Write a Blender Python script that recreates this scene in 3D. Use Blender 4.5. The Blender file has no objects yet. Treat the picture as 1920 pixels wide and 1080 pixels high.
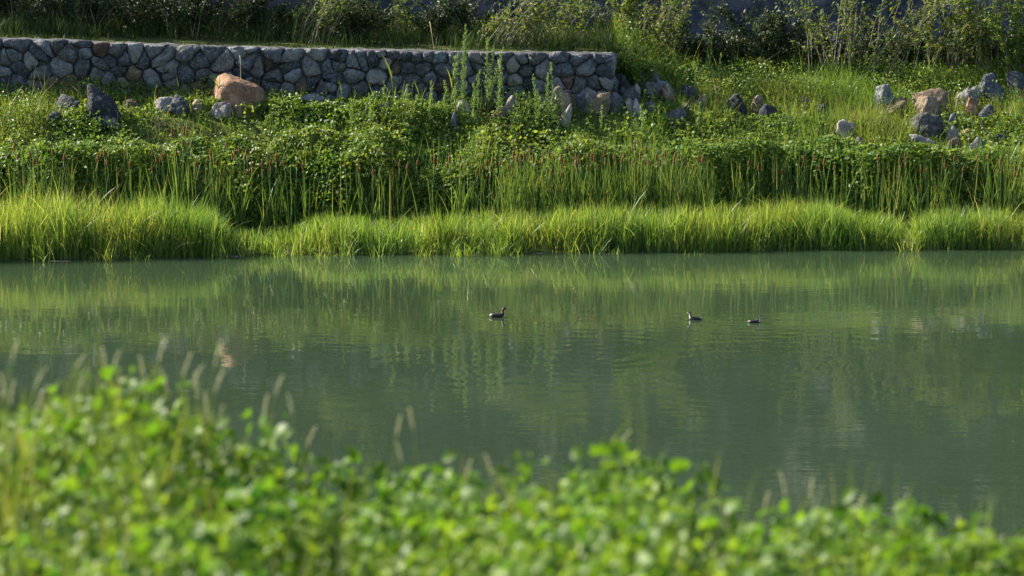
import bpy, math, random
import numpy as np
from mathutils import Vector, Matrix

random.seed(7)
rng = np.random.default_rng(11)
SC = bpy.context.scene
COL = SC.collection

# ------------------------------------------------------------------ camera
CAM_H = 7.0
F_PX = 5333.0                     # 100 mm on a 36 mm sensor, in 1920-wide pixels
PITCH = math.atan((540 + 213) / F_PX)
cam_data = bpy.data.cameras.new('camera')
cam_data.sensor_width = 36.0
cam_data.lens = 100.0
cam_data.clip_start = 0.5
cam_data.clip_end = 1000.0
cam_data.dof.use_dof = True
cam_data.dof.focus_distance = 53.0
cam_data.dof.aperture_fstop = 3.4
cam = bpy.data.objects.new('camera', cam_data)
COL.objects.link(cam)
cam.location = (0, 0, CAM_H)
cam.rotation_euler = (math.pi / 2 - PITCH, 0, 0)
SC.camera = cam

# ------------------------------------------------------------------ sky, sun, exposure
SUN_DIR = Vector((-0.76, 0.36, 0.56)).normalized()
SUN_EL = math.asin(SUN_DIR.z)
SUN_AZ = math.atan2(SUN_DIR.x, SUN_DIR.y)
world = bpy.data.worlds.new('World')
SC.world = world
world.use_nodes = True
wn = world.node_tree.nodes
wl = world.node_tree.links
bg = wn['Background']
sky = wn.new('ShaderNodeTexSky')
sky.sky_type = 'NISHITA'
sky.sun_disc = False
sky.sun_elevation = SUN_EL
sky.sun_rotation = SUN_AZ
wl.new(sky.outputs[0], bg.inputs[0])
bg.inputs[1].default_value = 0.085
sun_l = bpy.data.lights.new('sun', 'SUN')
sun_l.energy = 5.0
sun_l.angle = math.radians(0.55)
sun_l.color = (1.0, 0.92, 0.77)
sun_o = bpy.data.objects.new('sun', sun_l)
COL.objects.link(sun_o)
sun_o.location = (-30, 60, 60)
sun_o.rotation_euler = SUN_DIR.to_track_quat('Z', 'Y').to_euler()
SC.view_settings.view_transform = 'Standard'
SC.view_settings.look = 'None'
SC.view_settings.gamma = 1.0
SC.view_settings.use_curve_mapping = False
SC.view_settings.exposure = 1.72
SC.render.engine = 'CYCLES'
SC.cycles.max_bounces = 8
SC.cycles.transmission_bounces = 4
SC.cycles.transparent_max_bounces = 6

# ------------------------------------------------------------------ helpers: projection
cP, sP = math.cos(PITCH), math.sin(PITCH)


def ray(px, py):
    a = (px - 960) / F_PX
    b = (540 - py) / F_PX
    return Vector((a, cP + b * sP, -sP + b * cP))


def at_y(px, py, y):
    d = ray(px, py)
    t = y / d.y
    return Vector((d.x * t, y, CAM_H + d.z * t))


def at_z(px, py, z=0.0):
    d = ray(px, py)
    t = (z - CAM_H) / d.z
    return Vector((d.x * t, d.y * t, z))


def px_of(x, y, z):
    """pixel column and row of world points (numpy)"""
    dz = z - CAM_H
    depth = y * cP - dz * sP
    up = y * sP + dz * cP
    return 960 + F_PX * x / depth, 540 - F_PX * up / depth


# ------------------------------------------------------------------ helpers: noise
def _hash(ix, iy, iz, seed):
    n = (ix * 374761393 + iy * 668265263 + iz * 2147483647 + seed * 144665) & 0xFFFFFFFF
    n = ((n ^ (n >> 13)) * 1274126177) & 0xFFFFFFFF
    n = n ^ (n >> 16)
    return (n & 0xFFFF) / 65535.0


def vnoise(x, y, z=None, seed=0):
    x = np.asarray(x, float)
    y = np.asarray(y, float)
    z = np.zeros_like(x) if z is None else np.asarray(z, float)
    ix, iy, iz = np.floor(x).astype(np.int64), np.floor(y).astype(np.int64), np.floor(z).astype(np.int64)
    fx, fy, fz = x - ix, y - iy, z - iz
    fx, fy, fz = [f * f * (3 - 2 * f) for f in (fx, fy, fz)]
    r = 0
    for dx in (0, 1):
        for dy in (0, 1):
            for dz in (0, 1):
                w = (fx if dx else 1 - fx) * (fy if dy else 1 - fy) * (fz if dz else 1 - fz)
                r = r + w * _hash(ix + dx, iy + dy, iz + dz, seed)
    return r


def fbm(x, y, z=None, seed=0, octv=4):
    a, s, t = 0.5, 0.0, 0.0
    x = np.asarray(x, float)
    y = np.asarray(y, float)
    z = np.zeros_like(x) if z is None else np.asarray(z, float)
    for k in range(octv):
        s = s + a * vnoise(x * 2 ** k, y * 2 ** k, z * 2 ** k, seed + k * 17)
        t += a
        a *= 0.5
    return s / t


def sstep(a, b, x):
    t = np.clip((np.asarray(x, float) - a) / (b - a), 0, 1)
    return t * t * (3 - 2 * t)


# ------------------------------------------------------------------ helpers: meshes and objects
def mesh_from(name, verts, tris=None, quads=None, mat=None, smooth=False, mat_index=None):
    verts = np.asarray(verts, np.float32).reshape(-1, 3)
    me = bpy.data.meshes.new(name)
    me.vertices.add(len(verts))
    me.vertices.foreach_set('co', verts.ravel())
    idx, starts, n = [], [], 0
    if quads is not None and len(quads):
        q = np.asarray(quads, np.int32).reshape(-1, 4)
        idx.append(q.ravel())
        starts.append(np.arange(len(q), dtype=np.int32) * 4)
        n = q.size
    if tris is not None and len(tris):
        t = np.asarray(tris, np.int32).reshape(-1, 3)
        idx.append(t.ravel())
        starts.append(n + np.arange(len(t), dtype=np.int32) * 3)
    idx = np.concatenate(idx)
    starts = np.concatenate(starts)
    me.loops.add(len(idx))
    me.loops.foreach_set('vertex_index', idx)
    me.polygons.add(len(starts))
    me.polygons.foreach_set('loop_start', starts)
    if smooth:
        me.polygons.foreach_set('use_smooth', np.ones(len(starts), bool))
    for m in (mat if isinstance(mat, (list, tuple)) else [mat]):
        if m is not None:
            me.materials.append(m)
    if mat_index is not None:
        me.polygons.foreach_set('material_index', np.asarray(mat_index, np.int32))
    me.update(calc_edges=True)
    me.validate()
    return me


def link(name, me, parent=None, loc=None):
    o = bpy.data.objects.new(name, me)
    COL.objects.link(o)
    if parent is not None:
        o.parent = parent
    if loc is not None:
        o.location = loc
    return o


def tag(o, label=None, cat=None, group=None, kind=None):
    if label:
        o['label'] = label
    if cat:
        o['category'] = cat
    if group:
        o['group'] = group
    if kind:
        o['kind'] = kind
    return o


def empty(name, loc):
    o = bpy.data.objects.new(name, None)
    COL.objects.link(o)
    o.location = loc
    o.empty_display_size = 0.1
    return o


def copy_tree(o, children):
    c = o.copy()
    COL.objects.link(c)
    for ch in children.get(o.name, []):
        d = ch.copy()
        COL.objects.link(d)
        d.parent = c
    return c


class Acc:
    """collects vertices, tris and quads for one mesh"""

    def __init__(self):
        self.v, self.t, self.q, self.n = [], [], [], 0

    def add(self, v, t=None, q=None):
        v = np.asarray(v, float).reshape(-1, 3)
        if t is not None and len(t):
            self.t.append(np.asarray(t, np.int64).reshape(-1, 3) + self.n)
        if q is not None and len(q):
            self.q.append(np.asarray(q, np.int64).reshape(-1, 4) + self.n)
        self.v.append(v)
        self.n += len(v)

    def mesh(self, name, mat, smooth=False):
        return mesh_from(name, np.concatenate(self.v),
                         np.concatenate(self.t) if self.t else None,
                         np.concatenate(self.q) if self.q else None, mat, smooth)


def blades(base, height, width, lean, bend, az=None, segs=3):
    """grass blades. base N,3; lean, bend: tip displacement as share of height"""
    N = len(base)
    az = rng.uniform(0, 2 * np.pi, N) if az is None else az
    face = rng.uniform(0, 2 * np.pi, N)
    d = np.stack([np.cos(az), np.sin(az), np.zeros(N)], 1)
    w = np.stack([np.cos(face), np.sin(face), np.zeros(N)], 1)
    V = np.zeros((N, 2 * segs + 1, 3))
    for k in range(segs + 1):
        t = k / segs
        off = (lean * t + bend * t ** 2.2) * height
        zz = height * (t - 0.38 * bend * t ** 3)
        c = base + d * off[:, None]
        c[:, 2] += zz
        if k < segs:
            ww = width * (1 - 0.72 * t ** 1.6) * 0.5
            V[:, 2 * k] = c - w * ww[:, None]
            V[:, 2 * k + 1] = c + w * ww[:, None]
        else:
            V[:, 2 * k] = c
    nv = 2 * segs + 1
    o = (np.arange(N) * nv)[:, None]
    Q = np.concatenate([o + np.array([[2 * k, 2 * k + 1, 2 * k + 3, 2 * k + 2]]) for k in range(segs - 1)], 0) if segs > 1 else None
    T = o + np.array([[2 * segs - 2, 2 * segs - 1, 2 * segs]])
    return V.reshape(-1, 3), T, Q


def unit(a):
    return a / np.maximum(np.linalg.norm(a, axis=-1, keepdims=True), 1e-9)


def leaves(pos, nrm, length, ratio=0.62, fold=0.18, roundish=False, dirs=None):
    """leaves: a folded diamond (2 tris) or a rounder folded leaf (6 tris)"""
    N = len(pos)
    nrm = unit(nrm)
    r = rng.normal(size=(N, 3)) if dirs is None else dirs
    u = unit(r - (r * nrm).sum(1, keepdims=True) * nrm)
    v = np.cross(nrm, u)
    L = length[:, None]
    W = L * ratio * 0.5
    if not roundish:
        V = np.stack([pos - u * L * .5, pos + v * W - u * L * .06 + nrm * L * fold * .5,
                      pos + u * L * .5, pos - v * W - u * L * .06 + nrm * L * fold * .5], 1)
        o = (np.arange(N) * 4)[:, None]
        T = np.concatenate([o + np.array([[0, 2, 1]]), o + np.array([[0, 3, 2]])], 0)
        return V.reshape(-1, 3), T, None
    prof = [(-.5, 0.0), (-.33, .72), (-.02, 1.0), (.28, .66), (.5, 0.0)]
    pts = []
    for s, w in prof:
        drop = -0.10 * (2 * s) ** 2
        if w == 0:
            pts.append(pos + u * L * s + nrm * L * drop)
        else:
            pts.append(pos + u * L * s + nrm * L * drop)
            pts.append(pos + u * L * s + v * W * w + nrm * L * (fold * w * .5 + drop))
            pts.append(pos + u * L * s - v * W * w + nrm * L * (fold * w * .5 + drop))
    V = np.stack(pts, 1)     # 0 base,1 c,2 r,3 l,4 c,5 r,6 l,7 c,8 r,9 l,10 tip
    o = (np.arange(N) * 11)[:, None]
    T = np.concatenate([o + np.array([t]) for t in ([0, 1, 2], [0, 3, 1], [7, 10, 8], [7, 9, 10])], 0)
    Q = np.concatenate([o + np.array([t]) for t in ([1, 4, 5, 2], [4, 7, 8, 5], [1, 3, 6, 4], [4, 6, 9, 7])], 0)
    return V.reshape(-1, 3), T, Q


def tube(pts, radii, sides=5):
    pts = [Vector(p) for p in pts]
    V, Q = [], []
    n = len(pts)
    for i, p in enumerate(pts):
        t = (pts[min(i + 1, n - 1)] - pts[max(i - 1, 0)]).normalized()
        a = t.cross(Vector((0.13, 1, 0.07))).normalized()
        b = t.cross(a)
        for k in range(sides):
            an = 2 * math.pi * k / sides
            V.append(p + (a * math.cos(an) + b * math.sin(an)) * radii[i])
    for i in range(n - 1):
        for k in range(sides):
            k2 = (k + 1) % sides
            Q.append((i * sides + k, i * sides + k2, (i + 1) * sides + k2, (i + 1) * sides + k))
    V.append(pts[0])
    V.append(pts[-1])
    T = []
    for k in range(sides):
        k2 = (k + 1) % sides
        T.append((len(V) - 2, k2, k))
        T.append((len(V) - 1, (n - 1) * sides + k, (n - 1) * sides + k2))
    return np.array([tuple(v) for v in V]), np.array(T), np.array(Q)


# ------------------------------------------------------------------ materials
def new_mat(name):
    m = bpy.data.materials.new(name)
    m.use_nodes = True
    nt = m.node_tree
    for n in list(nt.nodes):
        nt.nodes.remove(n)
    out = nt.nodes.new('ShaderNodeOutputMaterial')
    return m, nt, out


def ramp(nt, stops, interp='LINEAR'):
    r = nt.nodes.new('ShaderNodeValToRGB')
    r.color_ramp.interpolation = interp
    el = r.color_ramp.elements
    while len(el) < len(stops):
        el.new(0.5)
    for e, (p, c) in zip(el, stops):
        e.position = p
        e.color = (*c, 1)
    return r


def foliage(name, cols, rough=0.42, transl=0.45, patch=None, patch_scale=0.6, spec=0.22, tgain=1.25, tint=(1.2, 1.03, .5)):
    """leaf material: colour varies from leaf to leaf, and by patches of growth"""
    m, nt, out = new_mat(name)
    N, L = nt.nodes, nt.links
    geo = N.new('ShaderNodeNewGeometry')
    rp = ramp(nt, [(i / (len(cols) - 1), c) for i, c in enumerate(cols)])
    L.new(geo.outputs['Random Per Island'], rp.inputs[0])
    col = rp.outputs[0]
    if patch is not None:
        tc = N.new('ShaderNodeTexCoord')
        nz = N.new('ShaderNodeTexNoise')
        nz.inputs['Scale'].default_value = patch_scale
        nz.inputs['Detail'].default_value = 3
        L.new(tc.outputs['Object'], nz.inputs['Vector'])
        mr = N.new('ShaderNodeMapRange')
        mr.inputs['From Min'].default_value = 0.42
        mr.inputs['From Max'].default_value = 0.62
        L.new(nz.outputs[0], mr.inputs['Value'])
        mx = N.new('ShaderNodeMix')
        mx.data_type = 'RGBA'
        mx.blend_type = 'MULTIPLY'
        L.new(mr.outputs[0], mx.inputs[0])
        L.new(col, mx.inputs[6])
        mx.inputs[7].default_value = (*patch, 1)
        col = mx.outputs[2]
    p = N.new('ShaderNodeBsdfPrincipled')
    p.inputs['Roughness'].default_value = rough
    p.inputs['Specular IOR Level'].default_value = spec
    L.new(col, p.inputs['Base Color'])
    tr = N.new('ShaderNodeBsdfTranslucent')
    g = N.new('ShaderNodeMix')
    g.data_type = 'RGBA'
    g.blend_type = 'MULTIPLY'
    g.inputs[0].default_value = 1
    g.clamp_result = False
    L.new(col, g.inputs[6])
    g.inputs[7].default_value = (tgain * tint[0], tgain * tint[1], tgain * tint[2], 1)
    L.new(g.outputs[2], tr.inputs[0])
    ms = N.new('ShaderNodeMixShader')
    ms.inputs[0].default_value = transl
    L.new(p.outputs[0], ms.inputs[1])
    L.new(tr.outputs[0], ms.inputs[2])
    L.new(ms.outputs[0], out.inputs[0])
    return m


def rock_mat(name, cols, scale=6.0, vein=0.5, bump=0.02, rough=0.9, per_object=0.35, veincol=(.55, .56, .58)):
    m, nt, out = new_mat(name)
    N, L = nt.nodes, nt.links
    tc = N.new('ShaderNodeTexCoord')
    oi = N.new('ShaderNodeObjectInfo')
    mp = N.new('ShaderNodeVectorMath')
    mp.operation = 'ADD'
    sc = N.new('ShaderNodeVectorMath')
    sc.operation = 'SCALE'
    sc.inputs['Scale'].default_value = 30
    cmb = N.new('ShaderNodeCombineXYZ')
    for i in range(3):
        L.new(oi.outputs['Random'], cmb.inputs[i])
    L.new(cmb.outputs[0], sc.inputs[0])
    L.new(tc.outputs['Object'], mp.inputs[0])
    L.new(sc.outputs[0], mp.inputs[1])
    n1 = N.new('ShaderNodeTexNoise')
    n1.inputs['Scale'].default_value = scale
    n1.inputs['Detail'].default_value = 8
    n1.inputs['Roughness'].default_value = 0.68
    n1.inputs['Distortion'].default_value = 0.6
    L.new(mp.outputs[0], n1.inputs['Vector'])
    ad = N.new('ShaderNodeMath')
    ad.operation = 'MULTIPLY_ADD'
    L.new(oi.outputs['Random'], ad.inputs[0])
    ad.inputs[1].default_value = per_object
    sb = N.new('ShaderNodeMath')
    sb.operation = 'SUBTRACT'
    L.new(n1.outputs[0], sb.inputs[0])
    sb.inputs[1].default_value = per_object * 0.5
    L.new(sb.outputs[0], ad.inputs[2])
    rp = ramp(nt, [(0.28 + 0.44 * i / (len(cols) - 1), c) for i, c in enumerate(cols)])
    L.new(ad.outputs[0], rp.inputs[0])
    # pale mineral veins
    n2 = N.new('ShaderNodeTexNoise')
    n2.inputs['Scale'].default_value = scale * 0.7
    n2.inputs['Detail'].default_value = 5
    n2.inputs['Distortion'].default_value = 1.6
    L.new(mp.outputs[0], n2.inputs['Vector'])
    ab = N.new('ShaderNodeMath')
    ab.operation = 'SUBTRACT'
    L.new(n2.outputs[0], ab.inputs[0])
    ab.inputs[1].default_value = 0.5
    aa = N.new('ShaderNodeMath')
    aa.operation = 'ABSOLUTE'
    L.new(ab.outputs[0], aa.inputs[0])
    mr = N.new('ShaderNodeMapRange')
    mr.inputs['From Min'].default_value = 0.0
    mr.inputs['From Max'].default_value = 0.022
    mr.inputs['To Min'].default_value = vein
    mr.inputs['To Max'].default_value = 0.0
    L.new(aa.outputs[0], mr.inputs['Value'])
    mx = N.new('ShaderNodeMix')
    mx.data_type = 'RGBA'
    L.new(mr.outputs[0], mx.inputs[0])
    L.new(rp.outputs[0], mx.inputs[6])
    mx.inputs[7].default_value = (*veincol, 1)
    p = N.new('ShaderNodeBsdfPrincipled')
    p.inputs['Roughness'].default_value = rough
    p.inputs['Specular IOR Level'].default_value = 0.25
    L.new(mx.outputs[2], p.inputs['Base Color'])
    n3 = N.new('ShaderNodeTexNoise')
    n3.inputs['Scale'].default_value = scale * 2.4
    n3.inputs['Detail'].default_value = 6
    L.new(mp.outputs[0], n3.inputs['Vector'])
    bp = N.new('ShaderNodeBump')
    bp.inputs['Strength'].default_value = 1.0
    bp.inputs['Distance'].default_value = bump * 1.8
    L.new(n3.outputs[0], bp.inputs['Height'])
    L.new(bp.outputs[0], p.inputs['Normal'])
    L.new(p.outputs[0], out.inputs[0])
    return m


def plain_mat(name, stops, scale=8.0, rough=0.8, spec=0.3, bump=0.0):
    m, nt, out = new_mat(name)
    N, L = nt.nodes, nt.links
    tc = N.new('ShaderNodeTexCoord')
    n1 = N.new('ShaderNodeTexNoise')
    n1.inputs['Scale'].default_value = scale
    n1.inputs['Detail'].default_value = 6
    L.new(tc.outputs['Object'], n1.inputs['Vector'])
    rp = ramp(nt, [(0.3 + 0.4 * i / max(1, len(stops) - 1), c) for i, c in enumerate(stops)])
    L.new(n1.outputs[0], rp.inputs[0])
    p = N.new('ShaderNodeBsdfPrincipled')
    p.inputs['Roughness'].default_value = rough
    p.inputs['Specular IOR Level'].default_value = spec
    L.new(rp.outputs[0], p.inputs['Base Color'])
    if bump:
        bp = N.new('ShaderNodeBump')
        bp.inputs['Distance'].default_value = bump
        L.new(n1.outputs[0], bp.inputs['Height'])
        L.new(bp.outputs[0], p.inputs['Normal'])
    L.new(p.outputs[0], out.inputs[0])
    return m


RIPPLES = [(*at_z(934, 594)[:2], .32, 1.0, 0.28), (*at_z(1303, 599)[:2], .34, 1.2, 0.28), (*at_z(1415, 605)[:2], .30, 1.2, .28),
           (*at_z(1440, 690)[:2], .45, 2.2, .45), (*at_z(900, 700)[:2], .5, 2.0, .45), (*at_z(1120, 665)[:2], .4, 2.0, .45)]


def water_mat():
    m, nt, out = new_mat('murky_water')
    N, L = nt.nodes, nt.links
    tc = N.new('ShaderNodeTexCoord')
    p = N.new('ShaderNodeBsdfPrincipled')
    p.inputs['Roughness'].default_value = 0.012
    p.inputs['IOR'].default_value = 1.48
    big = N.new('ShaderNodeTexNoise')
    big.inputs['Scale'].default_value = 0.12
    big.inputs['Detail'].default_value = 3
    L.new(tc.outputs['Object'], big.inputs['Vector'])
    rp = ramp(nt, [(0.35, (.024, .040, .020)), (0.65, (.029, .049, .026))])
    L.new(big.outputs[0], rp.inputs[0])
    L.new(rp.outputs[0], p.inputs['Base Color'])
    # ripples: breeze-ruffled lanes between calm ones
    lane_map = N.new('ShaderNodeMapping')
    lane_map.inputs['Scale'].default_value = (0.10, 0.28, 1)
    L.new(tc.outputs['Object'], lane_map.inputs['Vector'])
    lane = N.new('ShaderNodeTexNoise')
    lane.inputs['Scale'].default_value = 1.0
    lane.inputs['Detail'].default_value = 3
    L.new(lane_map.outputs[0], lane.inputs['Vector'])
    lr = N.new('ShaderNodeMapRange')
    lr.inputs['From Min'].default_value = 0.38
    lr.inputs['From Max'].default_value = 0.62
    lr.inputs['To Min'].default_value = 0.25
    lr.inputs['To Max'].default_value = 1.5
    L.new(lane.outputs[0], lr.inputs['Value'])
    rip_map = N.new('ShaderNodeMapping')
    rip_map.inputs['Scale'].default_value = (0.55, 1.0, 1)
    L.new(tc.outputs['Object'], rip_map.inputs['Vector'])
    r1 = N.new('ShaderNodeTexNoise')
    r1.inputs['Scale'].default_value = 6.0
    r1.inputs['Detail'].default_value = 2
    L.new(rip_map.outputs[0], r1.inputs['Vector'])
    r2 = N.new('ShaderNodeTexNoise')
    r2.inputs['Scale'].default_value = 1.6
    r2.inputs['Detail'].default_value = 2
    L.new(rip_map.outputs[0], r2.inputs['Vector'])
    s2 = N.new('ShaderNodeMath')
    s2.operation = 'MULTIPLY_ADD'
    L.new(r2.outputs[0], s2.inputs[0])
    s2.inputs[1].default_value = 2.0
    L.new(r1.outputs[0], s2.inputs[2])
    hm = N.new('ShaderNodeMath')
    hm.operation = 'MULTIPLY'
    L.new(s2.outputs[0], hm.inputs[0])
    L.new(lr.outputs[0], hm.inputs[1])

    def mth(op, a, b=None):
        q = N.new('ShaderNodeMath')
        q.operation = op
        for i_, v_ in enumerate((a, b)):
            if v_ is None:
                continue
            if isinstance(v_, (int, float)):
                q.inputs[i_].default_value = v_
            else:
                L.new(v_, q.inputs[i_])
        return q.outputs[0]

    total = hm.outputs[0]
    for (cx, cy, wl_m, fall, amp) in RIPPLES:
        dn = N.new('ShaderNodeVectorMath')
        dn.operation = 'DISTANCE'
        L.new(tc.outputs['Object'], dn.inputs[0])
        dn.inputs[1].default_value = (cx, cy, 0)
        wv_ = mth('SINE', mth('MULTIPLY', dn.outputs['Value'], 2 * math.pi / wl_m))
        fo = mth('POWER', 2.718, mth('MULTIPLY', dn.outputs['Value'], -1.0 / fall))
        total = mth('ADD', total, mth('MULTIPLY', mth('MULTIPLY', wv_, fo), amp))
    bp = N.new('ShaderNodeBump')
    bp.inputs['Strength'].default_value = 1.0
    bp.inputs['Distance'].default_value = 0.0016
    L.new(total, bp.inputs['Height'])
    L.new(bp.outputs[0], p.inputs['Normal'])
    L.new(p.outputs[0], out.inputs[0])
    return m


M_soil = plain_mat('mossy_soil', [(.030, .034, .012), (.075, .085, .022), (.10, .12, .025)], 3.0, 0.95, 0.1, 0.03)
M_hill = rock_mat('hill_rock', [(.015, .018, .024), (.05, .056, .07), (.10, .10, .105), (.20, .18, .15)], 1.7, 0.0, 0.12, 0.95, 0.0)
M_water = water_mat()
M_blue = rock_mat('blue_grey_stone', [(.024, .027, .033), (.064, .070, .082), (.16, .167, .175)], 7, 0.22, 0.03)
M_grey = rock_mat('grey_stone', [(.034, .035, .036), (.088, .087, .085), (.19, .185, .175)], 7, 0.2, 0.03)
M_dark = rock_mat('dark_stone', [(.018, .02, .024), (.042, .046, .052), (.095, .098, .105)], 7, 0.12, 0.03)
M_tan = rock_mat('tan_stone', [(.075, .055, .035), (.15, .11, .075), (.26, .20, .14)], 4, 0.25, 0.03, veincol=(.6, .5, .4))
M_brown = rock_mat('brown_stone', [(.03, .022, .016), (.07, .05, .035), (.13, .095, .065)], 4, 0.2, 0.03, veincol=(.35, .27, .2))
M_orange = rock_mat('orange_stone', [(.09, .05, .03), (.19, .105, .06), (.30, .20, .13)], 2.5, 0.2, 0.035, per_object=0.1, veincol=(.6, .45, .32))
M_pale = rock_mat('pale_stone', [(.12, .11, .10), (.22, .20, .18), (.36, .33, .30)], 5, 0.3, 0.03, veincol=(.7, .66, .62))
M_mortar = plain_mat('mortar', [(.03, .031, .033), (.065, .065, .067), (.15, .148, .145)], 6, 0.95, 0.1, 0.02)

M_sedge = foliage('sedge_blade', [(.045, .105, .020), (.11, .20, .034), (.175, .265, .045), (.23, .31, .06), (.36, .36, .15)], 0.38, 0.52, (.68, .86, .85), 0.5)
M_reed = foliage('reed_blade', [(.045, .11, .026), (.08, .16, .032), (.125, .20, .042), (.22, .23, .08)], 0.38, 0.4)
M_grass = foliage('bank_grass_blade', [(.065, .13, .022), (.13, .195, .03), (.19, .24, .045), (.31, .29, .13)], 0.5, 0.45, (.55, .8, .6), 0.45)
M_herb = foliage('herb_leaf', [(.06, .125, .022), (.115, .185, .028), (.18, .235, .038)], 0.4, 0.4, (.6, .75, .6), 0.7)
M_vine = foliage('vine_leaf', [(.062, .12, .022), (.115, .18, .03), (.19, .24, .042)], 0.48, 0.45, (.6, .8, .7), 0.7, 0.2)
M_shade_grass = foliage('shade_darkened_grass', [(.015, .036, .010), (.028, .056, .012), (.045, .07, .018)], 0.5, 0.35)  # blade colour darkened to stand for the shade behind the wall
M_sage = foliage('sage_leaf', [(.13, .24, .07), (.18, .30, .09), (.24, .34, .11)], 0.55, 0.35)
M_shrub = foliage('shrub_leaf', [(.04, .095, .014), (.075, .14, .018), (.12, .175, .025), (.18, .18, .045)], 0.5, 0.45, spec=.2)
M_brush = foliage('brush_leaf', [(.014, .03, .010), (.028, .05, .013), (.05, .075, .02)], 0.5, 0.25)  # leaf colour darkened to deepen the shade on background bushes and scrub
M_front = foliage('front_leaf', [(.040, .11, .010), (.11, .19, .014), (.195, .265, .024)], 0.5, 0.5, (.75, .9, .8), 1.6, 0.3, tint=(1.03, 1.03, .55))
M_frontgrass = foliage('front_grass', [(.08, .15, .022), (.12, .185, .03), (.19, .21, .07)], 0.45, 0.45)
M_head = foliage('grass_head', [(.42, .41, .28), (.52, .49, .36), (.44, .46, .28)], 0.7, 0.5, tint=(1, 1, .9))
M_straw = plain_mat('dry_straw', [(.30, .24, .13), (.42, .34, .20)], 20, 0.7)
M_cat = plain_mat('cattail_brown', [(.10, .045, .014), (.19, .085, .028)], 18, 0.9, 0.1)
M_catstem = foliage('cattail_stem', [(.06, .13, .03), (.105, .18, .04), (.19, .21, .07)], 0.45, 0.2)
M_bark = plain_mat('shrub_bark', [(.09, .075, .05), (.18, .16, .115), (.27, .24, .18)], 14, 0.85)
M_stemg = plain_mat('green_stem', [(.06, .09, .02), (.10, .13, .03)], 12, 0.6)

# ------------------------------------------------------------------ terrain
_sh = [(-900, 493), (0, 487), (200, 484), (420, 480), (640, 477), (1000, 473), (1280, 470), (1500, 468), (1900, 465), (2700, 460)]
_shx = np.array([at_z(a, b).x for a, b in _sh])
_shy = np.array([at_z(a, b).y for a, b in _sh])
_L = np.array([(-12, -2.2), (-6, -1.2), (-1, -.25), (0, 0), (1.8, .25), (3, .78), (5, 2.2), (6.4, 2.44), (8, 2.55), (40, 3.0)])
_R = np.array([(-12, -2.2), (-6, -1.2), (-1, -.25), (0, 0), (1.8, .25), (3, .75), (5, 1.75), (7, 2.32), (9, 2.68), (12, 2.85), (40, 3.2)])
WALL_Y = 60.35
WALL_T = 0.7
WALL_X0, WALL_X1 = -15.5, at_y(1150, 110, WALL_Y).x
_wt = [(-900, 52), (0, 71), (120, 74), (250, 80), (500, 88), (700, 92), (860, 96), (1150, 98), (2000, 100)]
_wtx = np.array([at_y(a, b, WALL_Y).x for a, b in _wt])
_wtz = np.array([at_y(a, b, WALL_Y).z for a, b in _wt])


def y_shore(x):
    x = np.asarray(x, float)
    return np.interp(x, _shx, _shy) + 0.5 * (fbm(x * 0.75, x * 0 + 3.1, seed=5) - 0.5)


def wall_top(x):
    return np.interp(x, _wtx, _wtz)


def terrain(x, y):
    x = np.asarray(x, float)
    y = np.asarray(y, float)
    s = y - y_shore(x)
    zl = np.interp(s, _L[:, 0], _L[:, 1])
    zr = np.interp(s, _R[:, 0], _R[:, 1])
    w = sstep(1.8, 6.0, x)
    z = zl * (1 - w) + zr * w
    z = z + 0.14 * (fbm(x * 0.9, y * 0.9, seed=2) - 0.5) * sstep(0.5, 3, s)
    back = (wall_top(x) - 0.10) + 0.05 * (y - WALL_Y)
    m = sstep(WALL_Y + 0.30, WALL_Y + 0.50 + 2.4 * sstep(WALL_X1 - .12, WALL_X1 + .15, x), y) * (1 - sstep(WALL_X1 - 0.1, WALL_X1 + 2.2, x))
    z = z * (1 - m) + back * m
    return z


def on_ground(px, py, y0=51.0, y1=72.0):
    """far-bank ground point seen at a pixel"""
    ys = np.linspace(y0, y1, 900)
    d = ray(px, py)
    xs = d.x / d.y * ys
    zs = CAM_H + d.z / d.y * ys
    g = terrain(xs, ys)
    hit = np.nonzero(zs <= g)[0]
    k = hit[0] if len(hit) else len(ys) - 1
    return Vector((xs[k], ys[k], g[k]))


def grid_mesh(name, xs, ys, zfun, mat, smooth=True):
    X, Y = np.meshgrid(xs, ys)
    V = np.stack([X, Y, zfun(X, Y)], -1).reshape(-1, 3)
    nx, ny = len(xs), len(ys)
    i = np.arange(nx - 1)[None, :] + nx * np.arange(ny - 1)[:, None]
    Q = np.stack([i, i + 1, i + 1 + nx, i + nx], -1).reshape(-1, 4)
    return mesh_from(name, V, None, Q, mat, smooth)


xs = np.concatenate([np.linspace(-160, -16, 30)[:-1], np.arange(-16, 16.01, 0.16), np.linspace(16, 160, 30)[1:]])
ys = np.concatenate([np.arange(44, 50, 1.0), np.arange(50, 60.5, 0.2), np.arange(60.5, 61.2, 0.06), np.arange(61.2, 72.1, 0.3)])
tag(link('far_bank', grid_mesh('far_bank', xs, ys, terrain, M_soil)), kind='structure')

# hillside behind: broken rock face, steep at its foot
HX = np.concatenate([np.linspace(-160, -16, 40)[:-1], np.arange(-16, 16.01, 0.13), np.linspace(16, 160, 40)[1:]])
HT = np.concatenate([np.arange(0, 4.5, 0.12), np.arange(4.5, 14, 0.3), np.arange(14, 46, 1.2), np.array([50, 60, 80, 120.])])


def hill_foot(x):
    return 65.6 - 1.7 * (1 - sstep(-18, -13, x)) + 1.1 * (fbm(x * 0.22, x * 0 + 9, seed=21) - 0.5) - 0.6 * sstep(3, 8, x) * (1 - sstep(8, 12, x))  # foot pulled nearer on the unseen left, shaped to cast shade


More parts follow.
